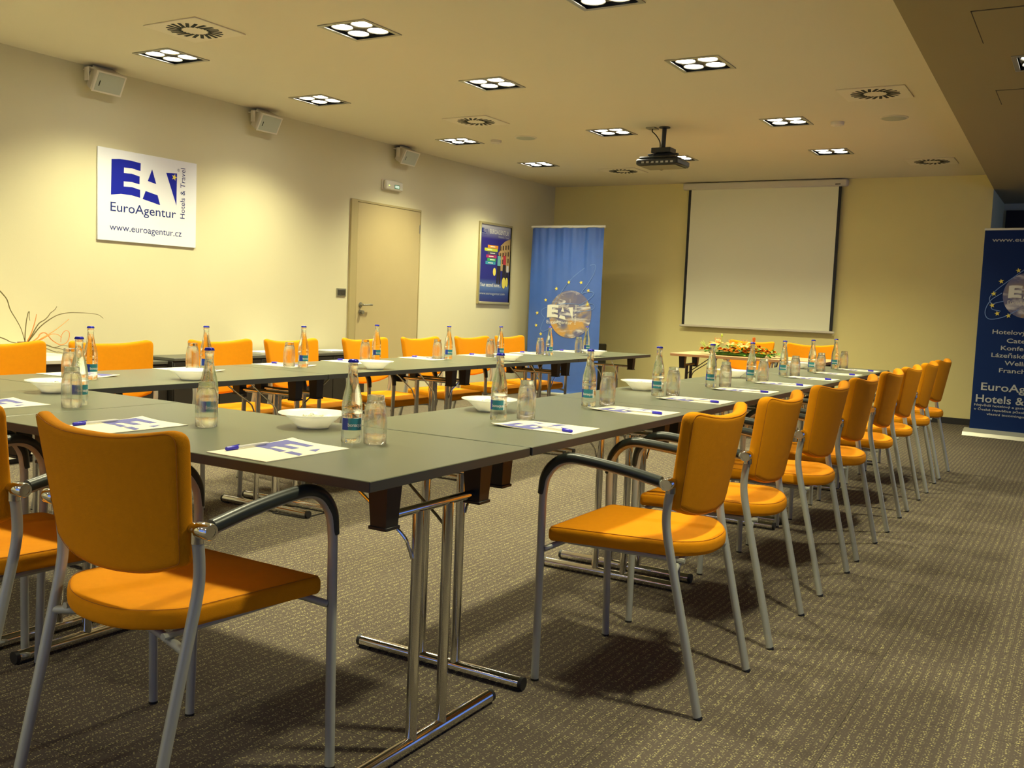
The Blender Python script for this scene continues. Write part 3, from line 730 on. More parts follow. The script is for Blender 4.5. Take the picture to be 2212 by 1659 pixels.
# left banner (by the room corner)
r = root('roll_up_banner', 'bright blue hanging banner with globe and stars near the corner', 'banner', (-6.224, 10.8, 0), 0, None)
W, H = 1.018, 2.125
def wav(u, v):
    k = max(0, min(1, (v-1.36)/.7)); s_ = .10+.9*k*k*(3-2*k)
    return Vector((u, s_*(.012*math.sin(u*17+v*1.2)+.008*math.sin(u*33-v*2.5+1)+.006*math.sin(u*58+v*1.1)) - .012, v))
mb = MB(); nx, nz = 90, 40
vs = [wav(W*i/nx, .03+(H-.05)*j/nz) for j in range(nz+1) for i in range(nx+1)]
mb.add(vs, [(j*(nx+1)+i, j*(nx+1)+i+1, (j+1)*(nx+1)+i+1, (j+1)*(nx+1)+i) for j in range(nz) for i in range(nx)])
back = [v+Vector((0, .002, 0)) for v in vs]
mb.add(back, [(j*(nx+1)+i, (j+1)*(nx+1)+i, (j+1)*(nx+1)+i+1, j*(nx+1)+i+1) for j in range(nz) for i in range(nx)])
mb.build('cloth', M['banner'], r, ang=80)
MB().bbox(-.012, W+.012, -.02, .012, H-.022, H+.010, .008).build('top_rail', mat('rail_cream', (.80, .80, .70), .3), r)
MB().bbox(-.01, W+.01, -.08, .08, 0, .035, .01).build('base', M['alu'], r)
MB().tube([(W/2, .03, .03), (W/2, .03, H)], .01, 10).build('pole', M['alu'], r)
fb = lambda u, v: Vector((u, -.045, v))
# printed picture follows the cloth
fb = lambda u, v: wav(u, v)
def stars_ring(cx, cy, R, a0, a1, n): return [(cx+R*math.cos(math.radians(a0+(a1-a0)*k/(n-1))), cy+R*math.sin(math.radians(a0+(a1-a0)*k/(n-1)))) for k in range(n)]
banner_art(r, W, lambda u, v: wav(u, v) if v > 1.36 else Vector((u, -.0152, v)), .600, 1.030, .298, (.275, .905, .60),
    [[(.32, .96), (.36, 1.13), (.557, 1.429), (.757, 1.600), (.89, 1.655), (.925, 1.63), (.90, 1.53), (.82, 1.40), (.75, 1.30), (.86, 1.325), (.92, 1.30), (.86, 1.23), (.72, 1.14), (.86, 1.18), (.935, 1.15), (.90, 1.10), (.70, 1.06)],
     [(.75, 1.16), (.50, 1.16), (.25, 1.10), (.185, 1.05), (.21, 1.00), (.24, .97), (.21, .90), (.19, .83), (.23, .80), (.32, .84)]],
    [(.130, 1.03), (.122, .872), (.245, 1.198), (.393, 1.345), (.565, 1.43), (.735, 1.43), (.842, 1.335), (.84, 1.165), (.195, .765), (.34, .735)])
# right banner
bl = (-.995, 10.76, 0)
r = root('pull_up_banner', 'dark blue pull up banner with white lettering at the right edge', 'banner', bl, -.10)
W2, H2 = .86, 2.06
MB().bbox(0, W2, -.0012, .0012, .05, H2, .0004).build('cloth', M['banner2'], r)
MB().bbox(-.006, W2+.006, -.012, .012, H2-.003, H2+.018, .005).build('top_rail', M['bwhite'], r)
mb = MB(); mb.prism([(-.10, .0), (-.085, .035), (-.02, .07), (.02, .07), (.085, .035), (.10, .0)], lambda a, b, k: Vector((-.045 if k == 0 else W2+.045, a, b+.003))); mb.build('base', M['alu'], r, ang=20)
MB().tube([(W2/2, .02, .06), (W2/2, .02, H2)], .009, 10).build('pole', M['alu'], r)
f2 = lambda u, v: Vector((u, -.0022, v))
banner_art(r, W2, f2, .43, 1.42, .222, (.257, 1.335, .46),
    [[(.13, 1.30), (.09, 1.38), (.14, 1.46), (.26, 1.57), (.42, 1.70), (.56, 1.78), (.62, 1.74), (.54, 1.60)], [(.20, 1.44), (.10, 1.36), (.06, 1.25), (.10, 1.18), (.22, 1.20), (.36, 1.28)], [(.22, 1.36), (.13, 1.33), (.12, 1.28), (.20, 1.26)]],
    [(.33, 1.663), (.184, 1.554), (.126, 1.431), (.12, 1.315), (.171, 1.236), (.273, 1.218), (.47, 1.70), (.60, 1.66), (.70, 1.56), (.75, 1.43)])
f3 = lambda u, v: Vector((u, -.0052, v))
for s_, v, wd, hh in (('www.euroagentur.cz', 1.945, .716, .038), ('Hotelový řetězec', 1.035, .574, .042), ('Catering', .952, .354*.86, .042), ('Konference', .878, .42*.95, .042), ('Lázeňské pobyty', .804, .56, .042),
    ('Wellness', .730, .354*.88, .042), ('Franchising', .655, .43*.93, .042), ('EuroAgentur', .468, .70, .075), ('Hotels & Travel', .345, .78, .075),
    ('Největší hotelový a gastronomický řetězec', .305, .80, .022), ('v České republice působící i na Slovensku,', .262, .80, .022), ('vlastní incomingová kancelář', .220, .56, .022)):
    mb = MB(); put_text(mb, s_, W2/2, v, width=wd, height=hh, f=f3, align='C', bold=.012); sub(mb, 'lettering', M['bgrey'], r)

# dark case behind the left banner
r = root('equipment_case', 'dark low case behind the bright blue banner by the back wall', 'case', (-6.28, 11.15, 0))
MB().bbox(0, .80, 0, .45, .02, .655, .01).build('body', M['blackp'], r)
mb = MB()
for x in (.06, .74):
    for y in (.06, .39): mb.lathe([(0, 0), (.02, 0), (.02, .021), (0, .021)], 12, (x, y, 0))
mb.build('feet', M['blackp'], r)
MB().tube(spline([(.56, -.004, .60), (.70, -.02, .67), (.775, -.02, .60), (.79, -.012, .45), (.79, -.012, .2), (.78, -.02, .008)]), .003, 6).build('cable', M['bwhite'], r)

# ================================================================== CHAIR
def make_chair(label, group, loc, rz):
    r = root('armchair', label, 'chair', loc, rz, group)
    # seat
    so = round_poly([(-.221, .255), (.221, .255), (.205, -.130), (.105, -.216), (-.105, -.216), (-.205, -.130)], [.03, .03, .035, .09, .09, .035], 6)
    def ss(x, y, d):
        k = y
        z = .433+d-.010*max(0, (k-.10)/.14)**2 + .012*(abs(x)/.22)**2*(1 if k < .1 else .6) - .004
        return Vector((x, y, z))
    mb = MB(); nr = pillow(mb, so, ss, .046, .015)
    mb.m = 1; n = len(so); pts = [ss(so[i][0]-nr[i].x*.006, so[i][1]-nr[i].y*.006, .0442) for i in range(n)]; mb.tube(pts+[pts[0]], .0008, 5, cap=False)
    mb.build('seat', [M['orange'], M['seam']], r, ang=60)
    # backrest
    bo = round_poly([(-.238, .866), (-.10, .842), (.10, .842), (.238, .866), (.209, .578), (.13, .549), (0, .538), (-.13, .549), (-.209, .578)], [.038, .07, .07, .038, .016, .05, .05, .05, .016], 6)
    def bs(x, z, d):
        return Vector((x, -.200-(z-.585)*.18+.052*(abs(x)/.238)**2.2+d, z))
    mb = MB(); nr = pillow(mb, bo, bs, .040, .016, (0, .2, .4, .6, .8, .95))
    mb.m = 1; n = len(bo); pts = [bs(bo[i][0]-nr[i].x*.006, bo[i][1]-nr[i].y*.006, .0016) for i in range(n)]; mb.tube(pts+[pts[0]], .0008, 5, cap=False)
    mb.build('backrest', [M['orange'], M['seam']], r, ang=60)
    R = .0125
    for s in (-1, 1):
        p = spline([(s*.222, -.254, .006), (s*.222, -.200, .235), (s*.224, -.156, .42), (s*.226, -.138, .50), (s*.228, -.132, .55), (s*.230, -.135, .60), (s*.232, -.142, .64)], 4)
        lg = MB().tube(p, R, 14).build('leg', M['frame'], r)
        MB().tube([(s*.222, -.257, 0), (s*.222, -.2545, .006)], R*1.02, 14).build('foot_cap', M['blackp'], lg)
    for s in (-1, 1):
        arc = [(s*.250, .255, .006), (s*.243, .258, .25), (s*.236, .262, .50), (s*.234, .262, .57), (s*.233, .252, .625), (s*.232, .222, .665), (s*.232, .180, .684), (s*.233, .12, .684), (s*.238, 0, .672), (s*.246, -.11, .655), (s*.248, -.135, .653)]
        p = spline(arc, 5)
        lg = MB().tube(p, R*.96, 14).build('leg', M['frame'], r)
        MB().tube([(s*.250, .255, 0), (s*.250, .255, .006)], R*1.02, 14).build('foot_cap', M['blackp'], lg)
        # black arm pad on the outer and upper side of the tube
        pad = [(s*.2350, .2665, .572), (s*.234, .2575, .628), (s*.233, .226, .6705), (s*.233, .181, .690), (s*.234, .12, .690), (s*.239, 0, .678), (s*.2465, -.118, .660)]
        q_ = spline(pad, 6); n = len(q_)
        MB().tube(q_, [.0130+.0025*min(1, a/8) for a in range(n)], 14).build('armrest', M['pad'], r)
        T = Matrix.Translation((s*.204, -.142, .657)) @ Matrix.Rotation(s*PI/2, 4, 'Y')
        mb = MB(); mb.lathe([(0, 0), (.0125, 0), (.0125, .028), (.0112, .029), (.0112, .031), (.0165, .032), (.0175, .034), (.0175, .068), (.0160, .071), (.010, .071), (.010, .070), (0, .070)], 20, T=T)
        mb.tube([(s*.232, -.142, .628), (s*.232, -.142, .652)], .0140, 14)
        mb.build('clamp', M['chrome'], r)
    mb = MB()
    mb.tube(spline([(-.221, -.160, .402), (-.17, -.150, .410), (-.08, -.14, .422), (.08, -.14, .422), (.17, -.150, .410), (.221, -.160, .402)], 4), .0095, 10)
    mb.tube(spline([(-.236, .250, .405), (-.19, .225, .418), (-.10, .215, .424), (.10, .215, .424), (.19, .225, .418), (.236, .250, .405)], 4), .009, 10)
    for s in (-1, 1): mb.tube([(s*.165, -.17, .425), (s*.175, .22, .425)], .008, 8)
    mb.build('seat_frame', M['frame'], r)
    return r
ORD = ['nearest the camera', 'second from the camera', 'third from the camera', 'fourth from the camera', 'fifth from the camera', 'sixth from the camera', 'seventh from the camera', 'farthest from the camera']
c0 = make_chair('orange armchair filling the lower left foreground, seen from behind', 'orange armchairs at the front table row', (-1.755, 1.48, 0), -.01)
dup(c0, (-2.385, 1.47, 0), .03, 'orange armchair cut by the left picture edge beside the foreground chair')
dup(c0, (-3.02, 1.50, 0), 0, 'armchair at the far left front, only its armrest in view')
CY = [2.761, 3.450, 4.215, 4.892, 5.642, 6.322, 7.07, 7.755]
CR = [.0, .02, -.03, .0, .02, 0, .02, -.02]
for i, y in enumerate(CY):
    dup(c0, (-1.118, y, 0), PI/2+CR[i], 'orange armchair along the right table row, %s' % ORD[i], 'orange armchairs along the right table row')
LY = [2.69, 3.235, 3.985, 4.53, 5.25, 5.90, 6.60, 7.20]
for i, y in enumerate(LY):
    dup(c0, ([-4.27, -4.19, -4.19][i] if i < 3 else -4.15, y, 0), -PI/2+[0, -.08, 0, .02, 0, .02, -.02, .02][i], 'orange armchair along the left table row, %s' % ORD[i], 'orange armchairs along the left table row')
dup(c0, (-2.985, 9.60, 0), PI, 'orange armchair behind the beech table, half hidden by flowers', 'orange armchairs behind the beech table')
dup(c0, (-2.385, 9.62, 0), PI+.05, 'orange armchair behind the right end of the beech table', 'orange armchairs behind the beech table')

# ================================================================== TABLES
def make_table(L, label, group, loc, rz, top=None, edge=None, metal=None, foot=True):
    r = root('folding_table', label, 'table', loc, rz, group); D = .70
    mb = MB(); mb.bbox(-L/2, L/2, -D/2, D/2, .7150, .74, .0015)
    # edges in their own darker finish
    mb.m = 0
    ob = mb.build('tabletop', [top or M['table'], edge or M['tedge']], r, smooth=False)
    for p in ob.data.polygons:
        if abs(p.normal.z) < .5: p.material_index = 1
    ch = metal or M['chrome']
    for s in (-1, 1):
        x = s*(L/2-.075)
        mb = MB(); mb.tube([(x, -.20, .625), (x, .20, .625)], .0115, 12)
        for y in (-.065, .065): mb.tube([(x, y, .030), (x, y, .620)], .0145, 16)
        lf = mb.build('leg_frame', ch, r)
        MB().tube([(x, -.300, .021), (x, .300, .021)], .0185, 18).build('foot_bar', ch, lf)
        for t in (-1, 1):
            mb = MB(); mb.tube([(x, t*.300, .021), (x, t*.312, .021)], .0190, 18); mb.bbox(x-.012, x+.012, min(t*.262, t*.305), max(t*.262, t*.305), .0002, .012, .001)
            mb.build('end_cap', M['blackp'], lf)
        for t in (-1, 1):
            mb = MB(); k0, k1 = .029, .023; y = t*.20
            vs = [Vector((x+a*(k0 if c else k1), y+b*(k0 if c else k1), .7149 if c else .605)) for c in (0, 1) for a, b in ((-1, -1), (1, -1), (1, 1), (-1, 1))]
            mb.add(vs, [(3, 2, 1, 0), (4, 5, 6, 7), (0, 1, 5, 4), (1, 2, 6, 5), (2, 3, 7, 6), (3, 0, 4, 7)])
            mb.bbox(x-.027, x+.027, y-.027, y+.027, .598, .606, .001)
            mb.build('bracket', M['blackp'], r)
            MB().tube(spline([(x-s*.004, t*.080, .500), (x-s*.014, t*.083, .530), (x-s*.034, t*.086, .560), (x-s*.13, t*.095, .628), (x-s*.245, t*.105, .711)], 4), .0042, 8).build('brace', ch, r)
    return r
TX = -1.670; LXC = -3.670
t0 = make_table(1.445, 'anthracite folding table at the front right corner', 'anthracite folding tables of the conference square', (-2.043, 1.98, 0), 0)
dup(t0, (-3.493, 1.985, 0), 0, 'anthracite folding table at the front left, continuing the front row')
YT = [2.335+.005+.7*(2*k+1) for k in range(4)]
lt = make_table(1.395, 'anthracite folding table of the right row, nearest the front corner', 'anthracite folding tables of the conference square', (TX, YT[0], 0), PI/2)
nm = ['first', 'second', 'third', 'fourth']
for k in range(1, 4): dup(lt, (TX-.002*k, YT[k], 0), PI/2, 'anthracite folding table of the right row, %s from the front' % nm[k])
for k in range(4): dup(lt, (LXC, YT[k], 0), PI/2, 'anthracite folding table of the left row, %s from the front' % nm[k])
make_table(1.40, 'beech folding table with dark legs standing before the screen', None, (-2.67, 8.86, 0), .05, M['beech'], mat('beech_edge', (.48, .24, .10), .5), mat('dark_brown_metal', (.05, .035, .025), .4))

# ================================================================== THINGS ON THE TABLES
TZ = .7402
def f_logo(mb, z):
    k = .19
    P = [[(-.094, .118), (-.05, .121), (.012, .112), (.011, .085), (-.03, .092), (-.052, .090), (-.052, .066), (-.02, .064), (.013, .057), (.012, .030), (-.02, .036), (-.049, .034), (-.049, .012), (-.02, .010), (.024, .000), (.022, -.024), (-.02, -.010), (-.077, -.006), (-.098, -.004)],
         [(.058, .087), (.082, .042), (.050, .050)], [(.036, .004), (.084, -.006), (.0985, -.034), (.034, -.022)]]
    for pl in P: mb.poly([Vector((a, b, z)) for a, b in pl])
def make_folder(label, group, loc, rz):
    r = root('paper_folder', label, 'folder', loc, rz, group)
    nx, ny = 10, 14; W_, H_ = .205, .297
    def hz(a, b):  # far left corner lifts a little
        u = max(0, (b/H_)*.9+(-a/W_)*.9-.42); return .001+.030*u*u
    vs = []; fs = []
    for lay in (0, 1):
        for j in range(ny+1):
            for i in range(nx+1):
                a = -W_/2+W_*i/nx; b = -H_/2+H_*j/ny; vs.append((a, b, hz(a, b)+lay*.0022-.001))
    n1 = (nx+1)*(ny+1)
    for j in range(ny):
        for i in range(nx):
            a = j*(nx+1)+i; fs.append((a, a+nx+1, a+nx+2, a+1)); fs.append((n1+a, n1+a+1, n1+a+nx+2, n1+a+nx+1))
    ring = [i for i in range(nx+1)]+[j*(nx+1)+nx for j in range(1, ny+1)]+[ny*(nx+1)+i for i in range(nx-1, -1, -1)]+[j*(nx+1) for j in range(ny-1, 0, -1)]
    for k in range(len(ring)):
        a, b = ring[k], ring[(k+1) % len(ring)]; fs.append((a, b, b+n1, a+n1))
    MB().add(vs, fs).build('sheets', M['paper'], r, ang=30)
    mb = MB(); f_logo(mb, 0); mb.v = [(a, b, hz(a, b)+.0016) for a, b, c in mb.v]
    # follow the curl: split emblem kept simple
    mb.build('printed_emblem', M['print'], r, smooth=False)
    return r
def make_pen(label, group, loc, rz):
    r = root('ballpoint_pen', label, 'pen', loc, rz, group)
    MB().tube([(0, -.072, 0), (0, -.06, 0), (0, .055, 0), (0, .068, 0)], [.0012, .0035, .0038, .0030], 8).build('barrel', M['penclear'], r)
    mb = MB(); mb.tube([(0, .040, 0), (0, .076, 0), (0, .078, 0)], [.0052, .0052, .004], 10); mb.tube([(0, .076, .004), (0, .034, .0062)], .0013, 6)
    mb.build('cap', M['penblue'], r)
    return r
G1 = 'cream folders at the front table row'; G2 = 'cream folders on the right table row'; G3 = 'cream folders on the left table row'
GP = 'pens lying on the folders'
fo = make_folder('cream printed folder in front of the foreground chair', G1, (-1.753, 1.800, TZ), -.01)
dup(fo, (-2.372, 1.800, TZ), 0, 'cream printed folder in front of the chair at the left edge')
dup(fo, (-3.04, 1.805, TZ), .02, 'cream printed folder at the left end of the front row')
pz = TZ+.0075
pn = make_pen('pen with blue cap on the folder before the foreground chair', GP, (-1.835, 1.772, pz), PI+.02)
dup(pn, (-2.452, 1.776, pz), PI, 'pen with blue cap on the folder beside the left edge chair')
RY = [2.757, 3.462, 4.125, 4.875, 5.55, 6.24, 6.94, 7.60]
for i, y in enumerate(RY):
    dup(fo, (-1.508+[0, .005, .01, 0, .01, .005, .01, .01][i], y, TZ), PI/2+[.02, -.03, 0, .02, -.02, 0, .02, 0][i], 'cream folder on the right table row, %s' % ORD[i], G2)
    dup(pn, (-1.450, y-.055+[0, .01, 0, -.005, .01, 0, .005, 0][i], pz), -PI/2+[-.22, .05, 0, .1, 0, .05, 0, -.05][i], 'blue capped pen on the right row folder %s' % ORD[i])
LF = [(-3.865, 2.70), (-3.855, 3.31), (-3.87, 3.99), (-3.885, 4.57), (-3.88, 5.33), (-3.87, 6.03), (-3.87, 6.78), (-3.87, 7.46)]
for i, (x, y) in enumerate(LF):
    dup(fo, (x, y, TZ), -PI/2+[.03, -.03, .02, 0, .02, -.02, .03, 0][i], 'cream folder on the left table row, %s' % ORD[i], G3)
    if i >= 2: dup(pn, (x-.04, y+.03, pz), PI/2+.1, 'blue capped pen on the left row folder %s' % ORD[i])

# bowl
def make_bowl(label, group, loc):
    r = root('bowl', label, 'bowl', loc, 0, group)
    MB().lathe([(0, .006), (.040, .006), (.043, 0), (.047, 0), (.050, .006), (.066, .022), (.082, .036), (.104, .043), (.1045, .0455), (.100, .0455), (.080, .040), (.062, .026), (.046, .012), (0, .011)], 48).build('dish', M['porc'], r, ang=50)
    return r
GB = 'white porcelain bowls'
BW = [((-2.005, 2.195), 'white porcelain bowl on the front row beside the corner bottle'), ((-3.29, 2.205), 'white porcelain bowl at the left end of the front row'),
      ((-1.890, 3.015), 'white bowl on the right row behind the nearest bottle'), ((-1.888, 4.42), 'white bowl on the right row beside the third bottle'), ((-1.885, 5.82), 'white bowl on the right row between fourth and fifth bottles'), ((-1.885, 7.35), 'white bowl on the right row, farthest'),
      ((-3.44, 2.97), 'white bowl on the left row, nearest'), ((-3.44, 4.26), 'white bowl on the left row, second'), ((-3.46, 5.74), 'white bowl on the left row, third'), ((-3.45, 7.07), 'white bowl on the left row, farthest')]
b0 = None
def candy(label, loc, rz, m, base=[None]):
    if base[0] is None:
        r = root('wrapped_candy', label, 'candy', loc, rz, 'wrapped candies in the bowls')
        MB().lathe([(0, -.011), (.005, -.009), (.0075, 0), (.005, .009), (0, .011)], 12, T=Matrix.Rotation(PI/2, 4, 'Y')).build('sweet', m, r)
        mb = MB()
        for s in (-1, 1): mb.lathe([(.002, 0), (.007, .009), (.0075, .009), (.0025, 0)], 10, T=Matrix.Translation((s*.009, 0, 0)) @ Matrix.Rotation(s*PI/2, 4, 'Y'))
        mb.build('wrapper_end', m, r)
        base[0] = r; return r
    return dup(base[0], loc, rz, label)
for i, ((x, y), lab) in enumerate(BW):
    if b0 is None: b0 = make_bowl(lab, GB, (x, y, TZ))
    else: dup(b0, (x, y, TZ), 0, lab)
    w_ = lab.replace('white porcelain bowl', 'bowl').replace('white bowl', 'bowl')
    for k, (dx, dy) in enumerate(((0, 0), (.022, .016), (-.020, .018), (.004, -.024), (-.024, -.008))[:5 if i in (0, 1, 2, 3) else 3]):
        candy('wrapped candy in the %s' % w_, (x+dx, y+dy, TZ+.0195), k*1.3, M['candy'])
    if i < 4:
        for k, (dx, dy) in enumerate(((.012, .004), (-.012, .010), (-.004, -.014), (.024, -.012))):
            candy('wrapped candy in the %s' % w_, (x+dx, y+dy, TZ+.0335), k*1.9+.5, M['candy'])

# bottle
BP = [(0, .003), (.020, .001), (.0262, 0), (.0284, .003), (.0286, .028), (.0277, .033), (.0277, .072), (.0286, .076), (.0290, .087), (.0276, .091), (.0283, .094), (.0281, .104), (.0262, .122), (.0222, .141), (.0178, .159), (.0146, .177), (.0128, .193), (.0122, .206), (.0134, .209), (.0134, .214), (.0122, .217), (.0122, .2200), (0, .2202)]
def brad(z):
    for (r0, z0), (r1, z1) in zip(BP[2:], BP[3:]):
        if z0 <= z <= z1 and z1 > z0: return r0+(r1-r0)*(z-z0)/(z1-z0)
    return .02
def make_bottle(label, group, loc, rz):
    r = root('water_bottle', label, 'bottle', loc, rz, group)
    mb = MB(); mb.lathe(BP, 40)
    inner = [(0, .190), (.0102, .190), (.0098, .205), (0, .205)]   # air in the neck
    mb.lathe(inner, 24)
    bd = mb.build('glass_body', M['bottle'], r, ang=50)
    mb = MB(); c = .025
    def bend(u, v):  # u round the body (m), v height
        rr = brad(v)+.0006; a = u/.027; return Vector((rr*math.sin(a), -rr*math.cos(a), v))
    # raised lettering up the shoulder
    vs, fs = text_geo('BONAQUA', .02, 1.0); x0 = min(v[0] for v in vs); x1 = max(v[0] for v in vs); k = .062/(x1-x0)
    for du in (-.012, .022):
        mb.add([bend(du-b*k*.9, .098+(a-x0)*k) for a, b in vs], fs)
    mb.build('raised_lettering', M['bgreen'], r, smooth=False)
    lab = MB(); R = .0281
    for mi, a0, a1 in ((1, -172, -128), (0, -128, -44), (2, -180, -172), (2, -44, -34)):
        lab.m = mi; lab.lathe([(R, .036), (R, .069)], 12, a0=math.radians(a0), a1=math.radians(a1))
    lb = lab.build('label', [M['lteal'], M['lblue'], M['lwhite']], r)
    mb = MB(); vs, fs = text_geo('bonaqua', .015, .95); x0 = min(v[0] for v in vs); x1 = max(v[0] for v in vs); k = .042/(x1-x0)
    mb.add([Vector(((R+.0004)*math.sin((-.019+(a-x0)*k)/R), -(R+.0004)*math.cos((-.019+(a-x0)*k)/R), .046+b*k*1.1)) for a, b in vs], fs)
    mb.build('label_lettering', M['bwhite'], lb, smooth=False)
    mb = MB(); n = 42
    prof = [(0, .2290), (.0112, .2290), (.0130, .2280), (.0140, .2240), (.0150, .2205), (.0128, .2205)]
    mb.lathe(prof, n)
    mb.v = [((x*(1+.035*math.cos(21*math.atan2(y, x)))), (y*(1+.035*math.cos(21*math.atan2(y, x)))), z) if z < .2265 else (x, y, z) for x, y, z in mb.v]
    mb.build('crown_cap', M['cap'], r, ang=60)
    return r
def make_glass(label, group, loc):
    r = root('tumbler', label, 'glass', loc, 0, group)
    # stands upside down: rim on the table
    mb = MB(); mb.lathe([(.0308, 0), (.0316, .0006), (.0322, .03), (.0326, .062), (.0318, .078), (.0292, .098), (.0258, .112), (.0238, .117), (.0236, .131), (.0225, .133), (0, .1335)], 40, cap=False)
    mb.lathe([(0, .116), (.018, .116), (.0232, .109), (.0280, .094), (.0304, .076), (.0313, .060), (.0309, .03), (.0304, .0006), (.0308, 0)], 40, cap=False)
    # facets round the shoulder
    mb.v = [(x*(1-.02*abs(math.cos(5*math.atan2(y, x)))) if .07 < z < .112 else x, y*(1-.02*abs(math.cos(5*math.atan2(y, x)))) if .07 < z < .112 else y, z) for x, y, z in mb.v]
    mb.build('body', M['glass'], r, ang=60)
    return r
GBT = 'water bottles with blue caps'; GGL = 'upturned drinking glasses'
cam_dir = lambda x, y: math.atan2(y, x)-PI/2   # turns a label towards the camera side of the room
BT = [(-1.728, 2.047, .50, 'water bottle on the front row corner beside the bowl'), (-2.275, 2.03, .70, 'water bottle behind a glass in the middle of the front row'), (-2.90, 2.03, .9, 'water bottle behind a glass at the left of the front row')]
RBY = [2.807, 3.484, 4.185, 4.942, 5.604, 6.37, 7.012, 7.654]; RBX = [-1.717, -1.710, -1.702, -1.711, -1.699, -1.718, -1.691, -1.674]
for i in range(8): BT.append((RBX[i]-.005, RBY[i], -.35, 'water bottle on the right table row, %s' % ORD[i]))
LB = [(-3.647, 2.607), (-3.70, 3.28), (-3.703, 3.963), (-3.90, 4.84), (-3.732, 5.402), (-3.70, 6.02), (-3.67, 6.713), (-3.694, 7.413)]
for i in range(8): BT.append((*LB[i], 1.0, 'water bottle on the left table row, %s' % ORD[i]))
bt = None
for x, y, tw, lab in BT:
    rz = cam_dir(x, y)+tw*.6
    if bt is None: bt = make_bottle(lab, GBT, (x, y, TZ), rz)
    else: dup(bt, (x, y, TZ), rz, lab)
GS = [(-1.672, 2.080, 0, 'upturned glass on the front row corner beside the bottle'), (-2.222, 1.975, 0, 'upturned glass in the middle of the front row'), (-2.855, 1.972, 0, 'upturned glass at the left of the front row')]
RG = [(-1.652, 2.875), (-1.666, 3.555), (-1.666, 4.272), (-1.648, 4.972), (-1.637, 5.622), (-1.651, 6.385), (-1.647, 7.072), (-1.642, 7.794)]
for i in range(8):
    x, y = RG[i]; onf = abs(y-RY[i]) < .14 and x+.033 > -1.66
    GS.append((x, y, .0045 if onf else 0, 'upturned glass on the right table row, %s' % ORD[i]))
LG = [(-3.70, 2.545), (-3.83, 3.31), (-3.765, 3.92), (-3.905, 4.735), (-3.785, 5.348), (-3.745, 5.955), (-3.735, 6.68), (-3.745, 7.368)]
for i in range(8):
    x, y = LG[i]; onf = abs(y-LF[i][1]) < .14 and x-.033 < LF[i][0]+.15
    GS.append((x, y, .0035 if onf else 0, 'upturned glass on the left table row, %s' % ORD[i]))
gl = None
for x, y, dz, lab in GS:
    if gl is None: gl = make_glass(lab, GGL, (x, y, TZ+dz))
    else: dup(gl, (x, y, TZ+dz), 0, lab)

# flowers on the beech table
r = root('flower_arrangement', 'long low arrangement of orange flowers and leaves on the beech table', 'flowers', (-2.76, 8.72, TZ), .05)
rnd = random.Random(3)
MB().bbox(-.22, .22, -.05, .05, 0, .03, .008).build('tray', M['leaf'], r)
def leaf(mb, base, d, L, W_, droop=.3):
    d = Vector(d).normalized(); side = d.cross(Vector((0, 0, 1)));
    side = side.normalized() if side.length > .01 else Vector((1, 0, 0)); up = side.cross(d).normalized()
    n = 5; vs = []
    for i in range(n+1):
        t = i/n; c = Vector(base)+d*L*t-Vector((0, 0, 1))*droop*L*t*t; w_ = W_*math.sin(PI*min(1, t*.96+.04))**.8
        vs += [c-side*w_, c+up*w_*.25, c+side*w_]
    vs = [Vector((v.x, v.y, max(v.z, .003))) for v in vs]
    fs = []
    for i in range(n):
        a = i*3; fs += [(a, a+1, a+4, a+3), (a+1, a+2, a+5, a+4)]
    mb.add(vs, fs)
mb = MB()
for k in range(300):
    a = rnd.uniform(-.36, .36); b = rnd.uniform(-.07, .07); el = rnd.uniform(.0, .9); az = rnd.uniform(0, 2*PI)
    hmax = .090*(1-(abs(a)/.42)**2)+.015
    leaf(mb, (a*.95, b, rnd.uniform(.012, hmax)), (math.cos(az)*math.cos(el)+a*.8, math.sin(az)*math.cos(el), math.sin(el)*.8), rnd.uniform(.04, .07), rnd.uniform(.009, .015))
mb.build('foliage', M['leaf'], r)
mb = MB()
for a, b, L in ((-.33, .10, .10), (-.28, .11, .09), (.34, .0, .07), (.37, -.02, .07), (.10, .10, .07), (.12, .10, .06)):
    for k in range(8): leaf(mb, (a, 0, .03+b*.3), (rnd.uniform(-1, 1)*.5+a*2, rnd.uniform(-.5, .5), rnd.uniform(.3, 1)*b*12), L, .003, .2)
mb.build('grass_tuft', M['leafl'], r)
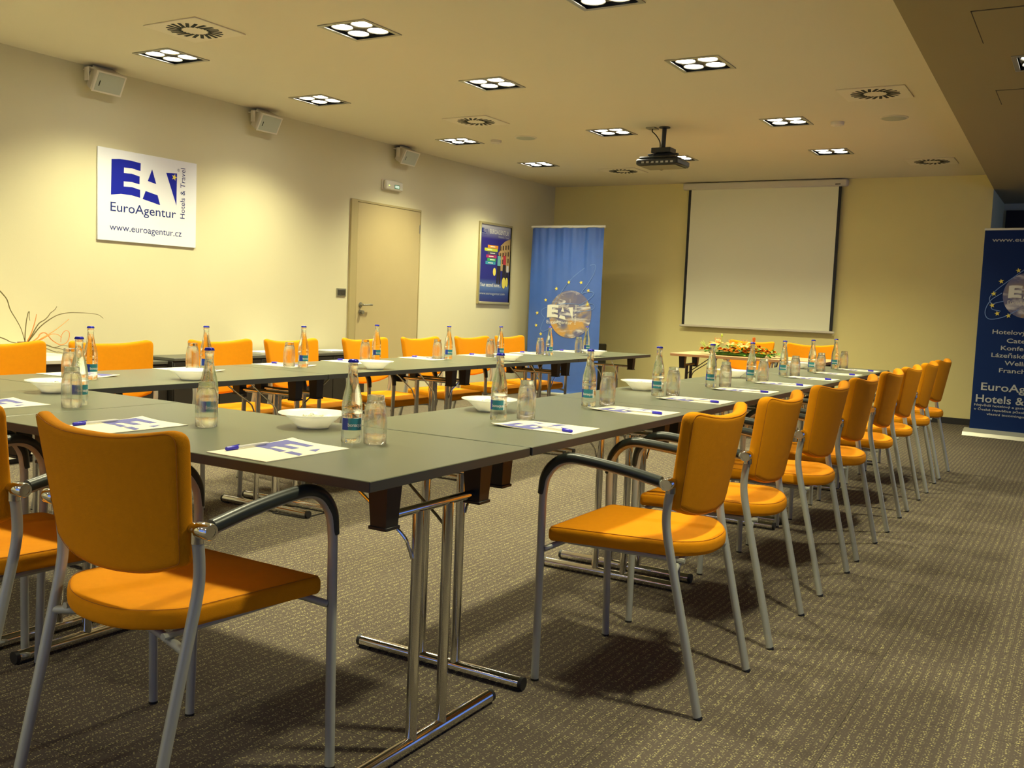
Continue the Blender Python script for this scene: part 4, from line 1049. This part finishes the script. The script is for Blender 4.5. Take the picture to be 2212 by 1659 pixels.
def lily(c, s, tilt):
    mb = MB()
    for k in range(6):
        az = 2*PI*k/6+.3; el = .55
        leaf(mb, c, (math.cos(az)*math.cos(el)+tilt[0], math.sin(az)*math.cos(el)+tilt[1], math.sin(el)), s, s*.26, .45)
    for k in range(5):
        az = 2*PI*k/5; mb.tube([c, (c[0]+.3*s*math.cos(az), c[1]+.3*s*math.sin(az), c[2]+.6*s)], .0015, 5)
    mb.build('lily', M['lily'], r)
lily((-.215, -.03, .100), .10, (-.2, -.6)); lily((.04, -.03, .095), .10, (.1, -.6)); lily((-.10, .0, .10), .075, (.1, -.4))
def blossom(c, s):
    mb = MB()
    for k in range(22):
        az = 2.4*k; el = rnd.uniform(.1, 1.4); leaf(mb, c, (math.cos(az)*math.cos(el), math.sin(az)*math.cos(el), math.sin(el)), s, s*.45, .3)
    mb.build('blossom', M['rose'], r)
for c in ((-.30, -.05, .05), (-.17, -.08, .05), (.26, -.06, .05), (.12, -.07, .045), (-.09, -.08, .04), (.17, -.02, .085), (-.355, -.03, .045), (-.13, -.06, .045), (-.02, -.07, .03), (.09, -.05, .06), (.15, -.05, .055), (.21, -.05, .055), (.31, -.04, .045), (-.06, -.05, .065), (.05, -.06, .04)): blossom(c, .038)
mb = MB(); mb.tube([(-.19, 0, .09), (-.185, 0, .17)], .002, 6); mb.lathe([(0, 0), (.007, .005), (.009, .018), (.004, .032), (0, .036)], 10, (-.185, 0, .165)); mb.build('green_bud', M['leafl'], r)
mb = MB(); mb.tube([(.10, 0, .06), (.115, 0, .13)], .002, 6)
for k in range(6):
    az = k*PI/3; leaf(mb, (.115, 0, .125), (math.cos(az)*.25, math.sin(az)*.25, 1), .055, .013, -.05)
mb.build('orange_bud', M['lily'], r)

# floor outlet
r = root('floor_outlet', 'flat square floor socket lid in the carpet inside the table square', 'floor socket', (-3.48, 3.72, 0), .05)
MB().bbox(-.10, .10, -.08, .08, .0002, .006, .002).build('lid', M['carpet'], r)
mb = MB()
for a in ((-.105, .105, -.085, -.080), (-.105, .105, .080, .085), (-.105, -.10, -.08, .08), (.10, .105, -.08, .08)): mb.box(*a, .0002, .0075)
mb.build('rim', M['skirt'], r, smooth=False)
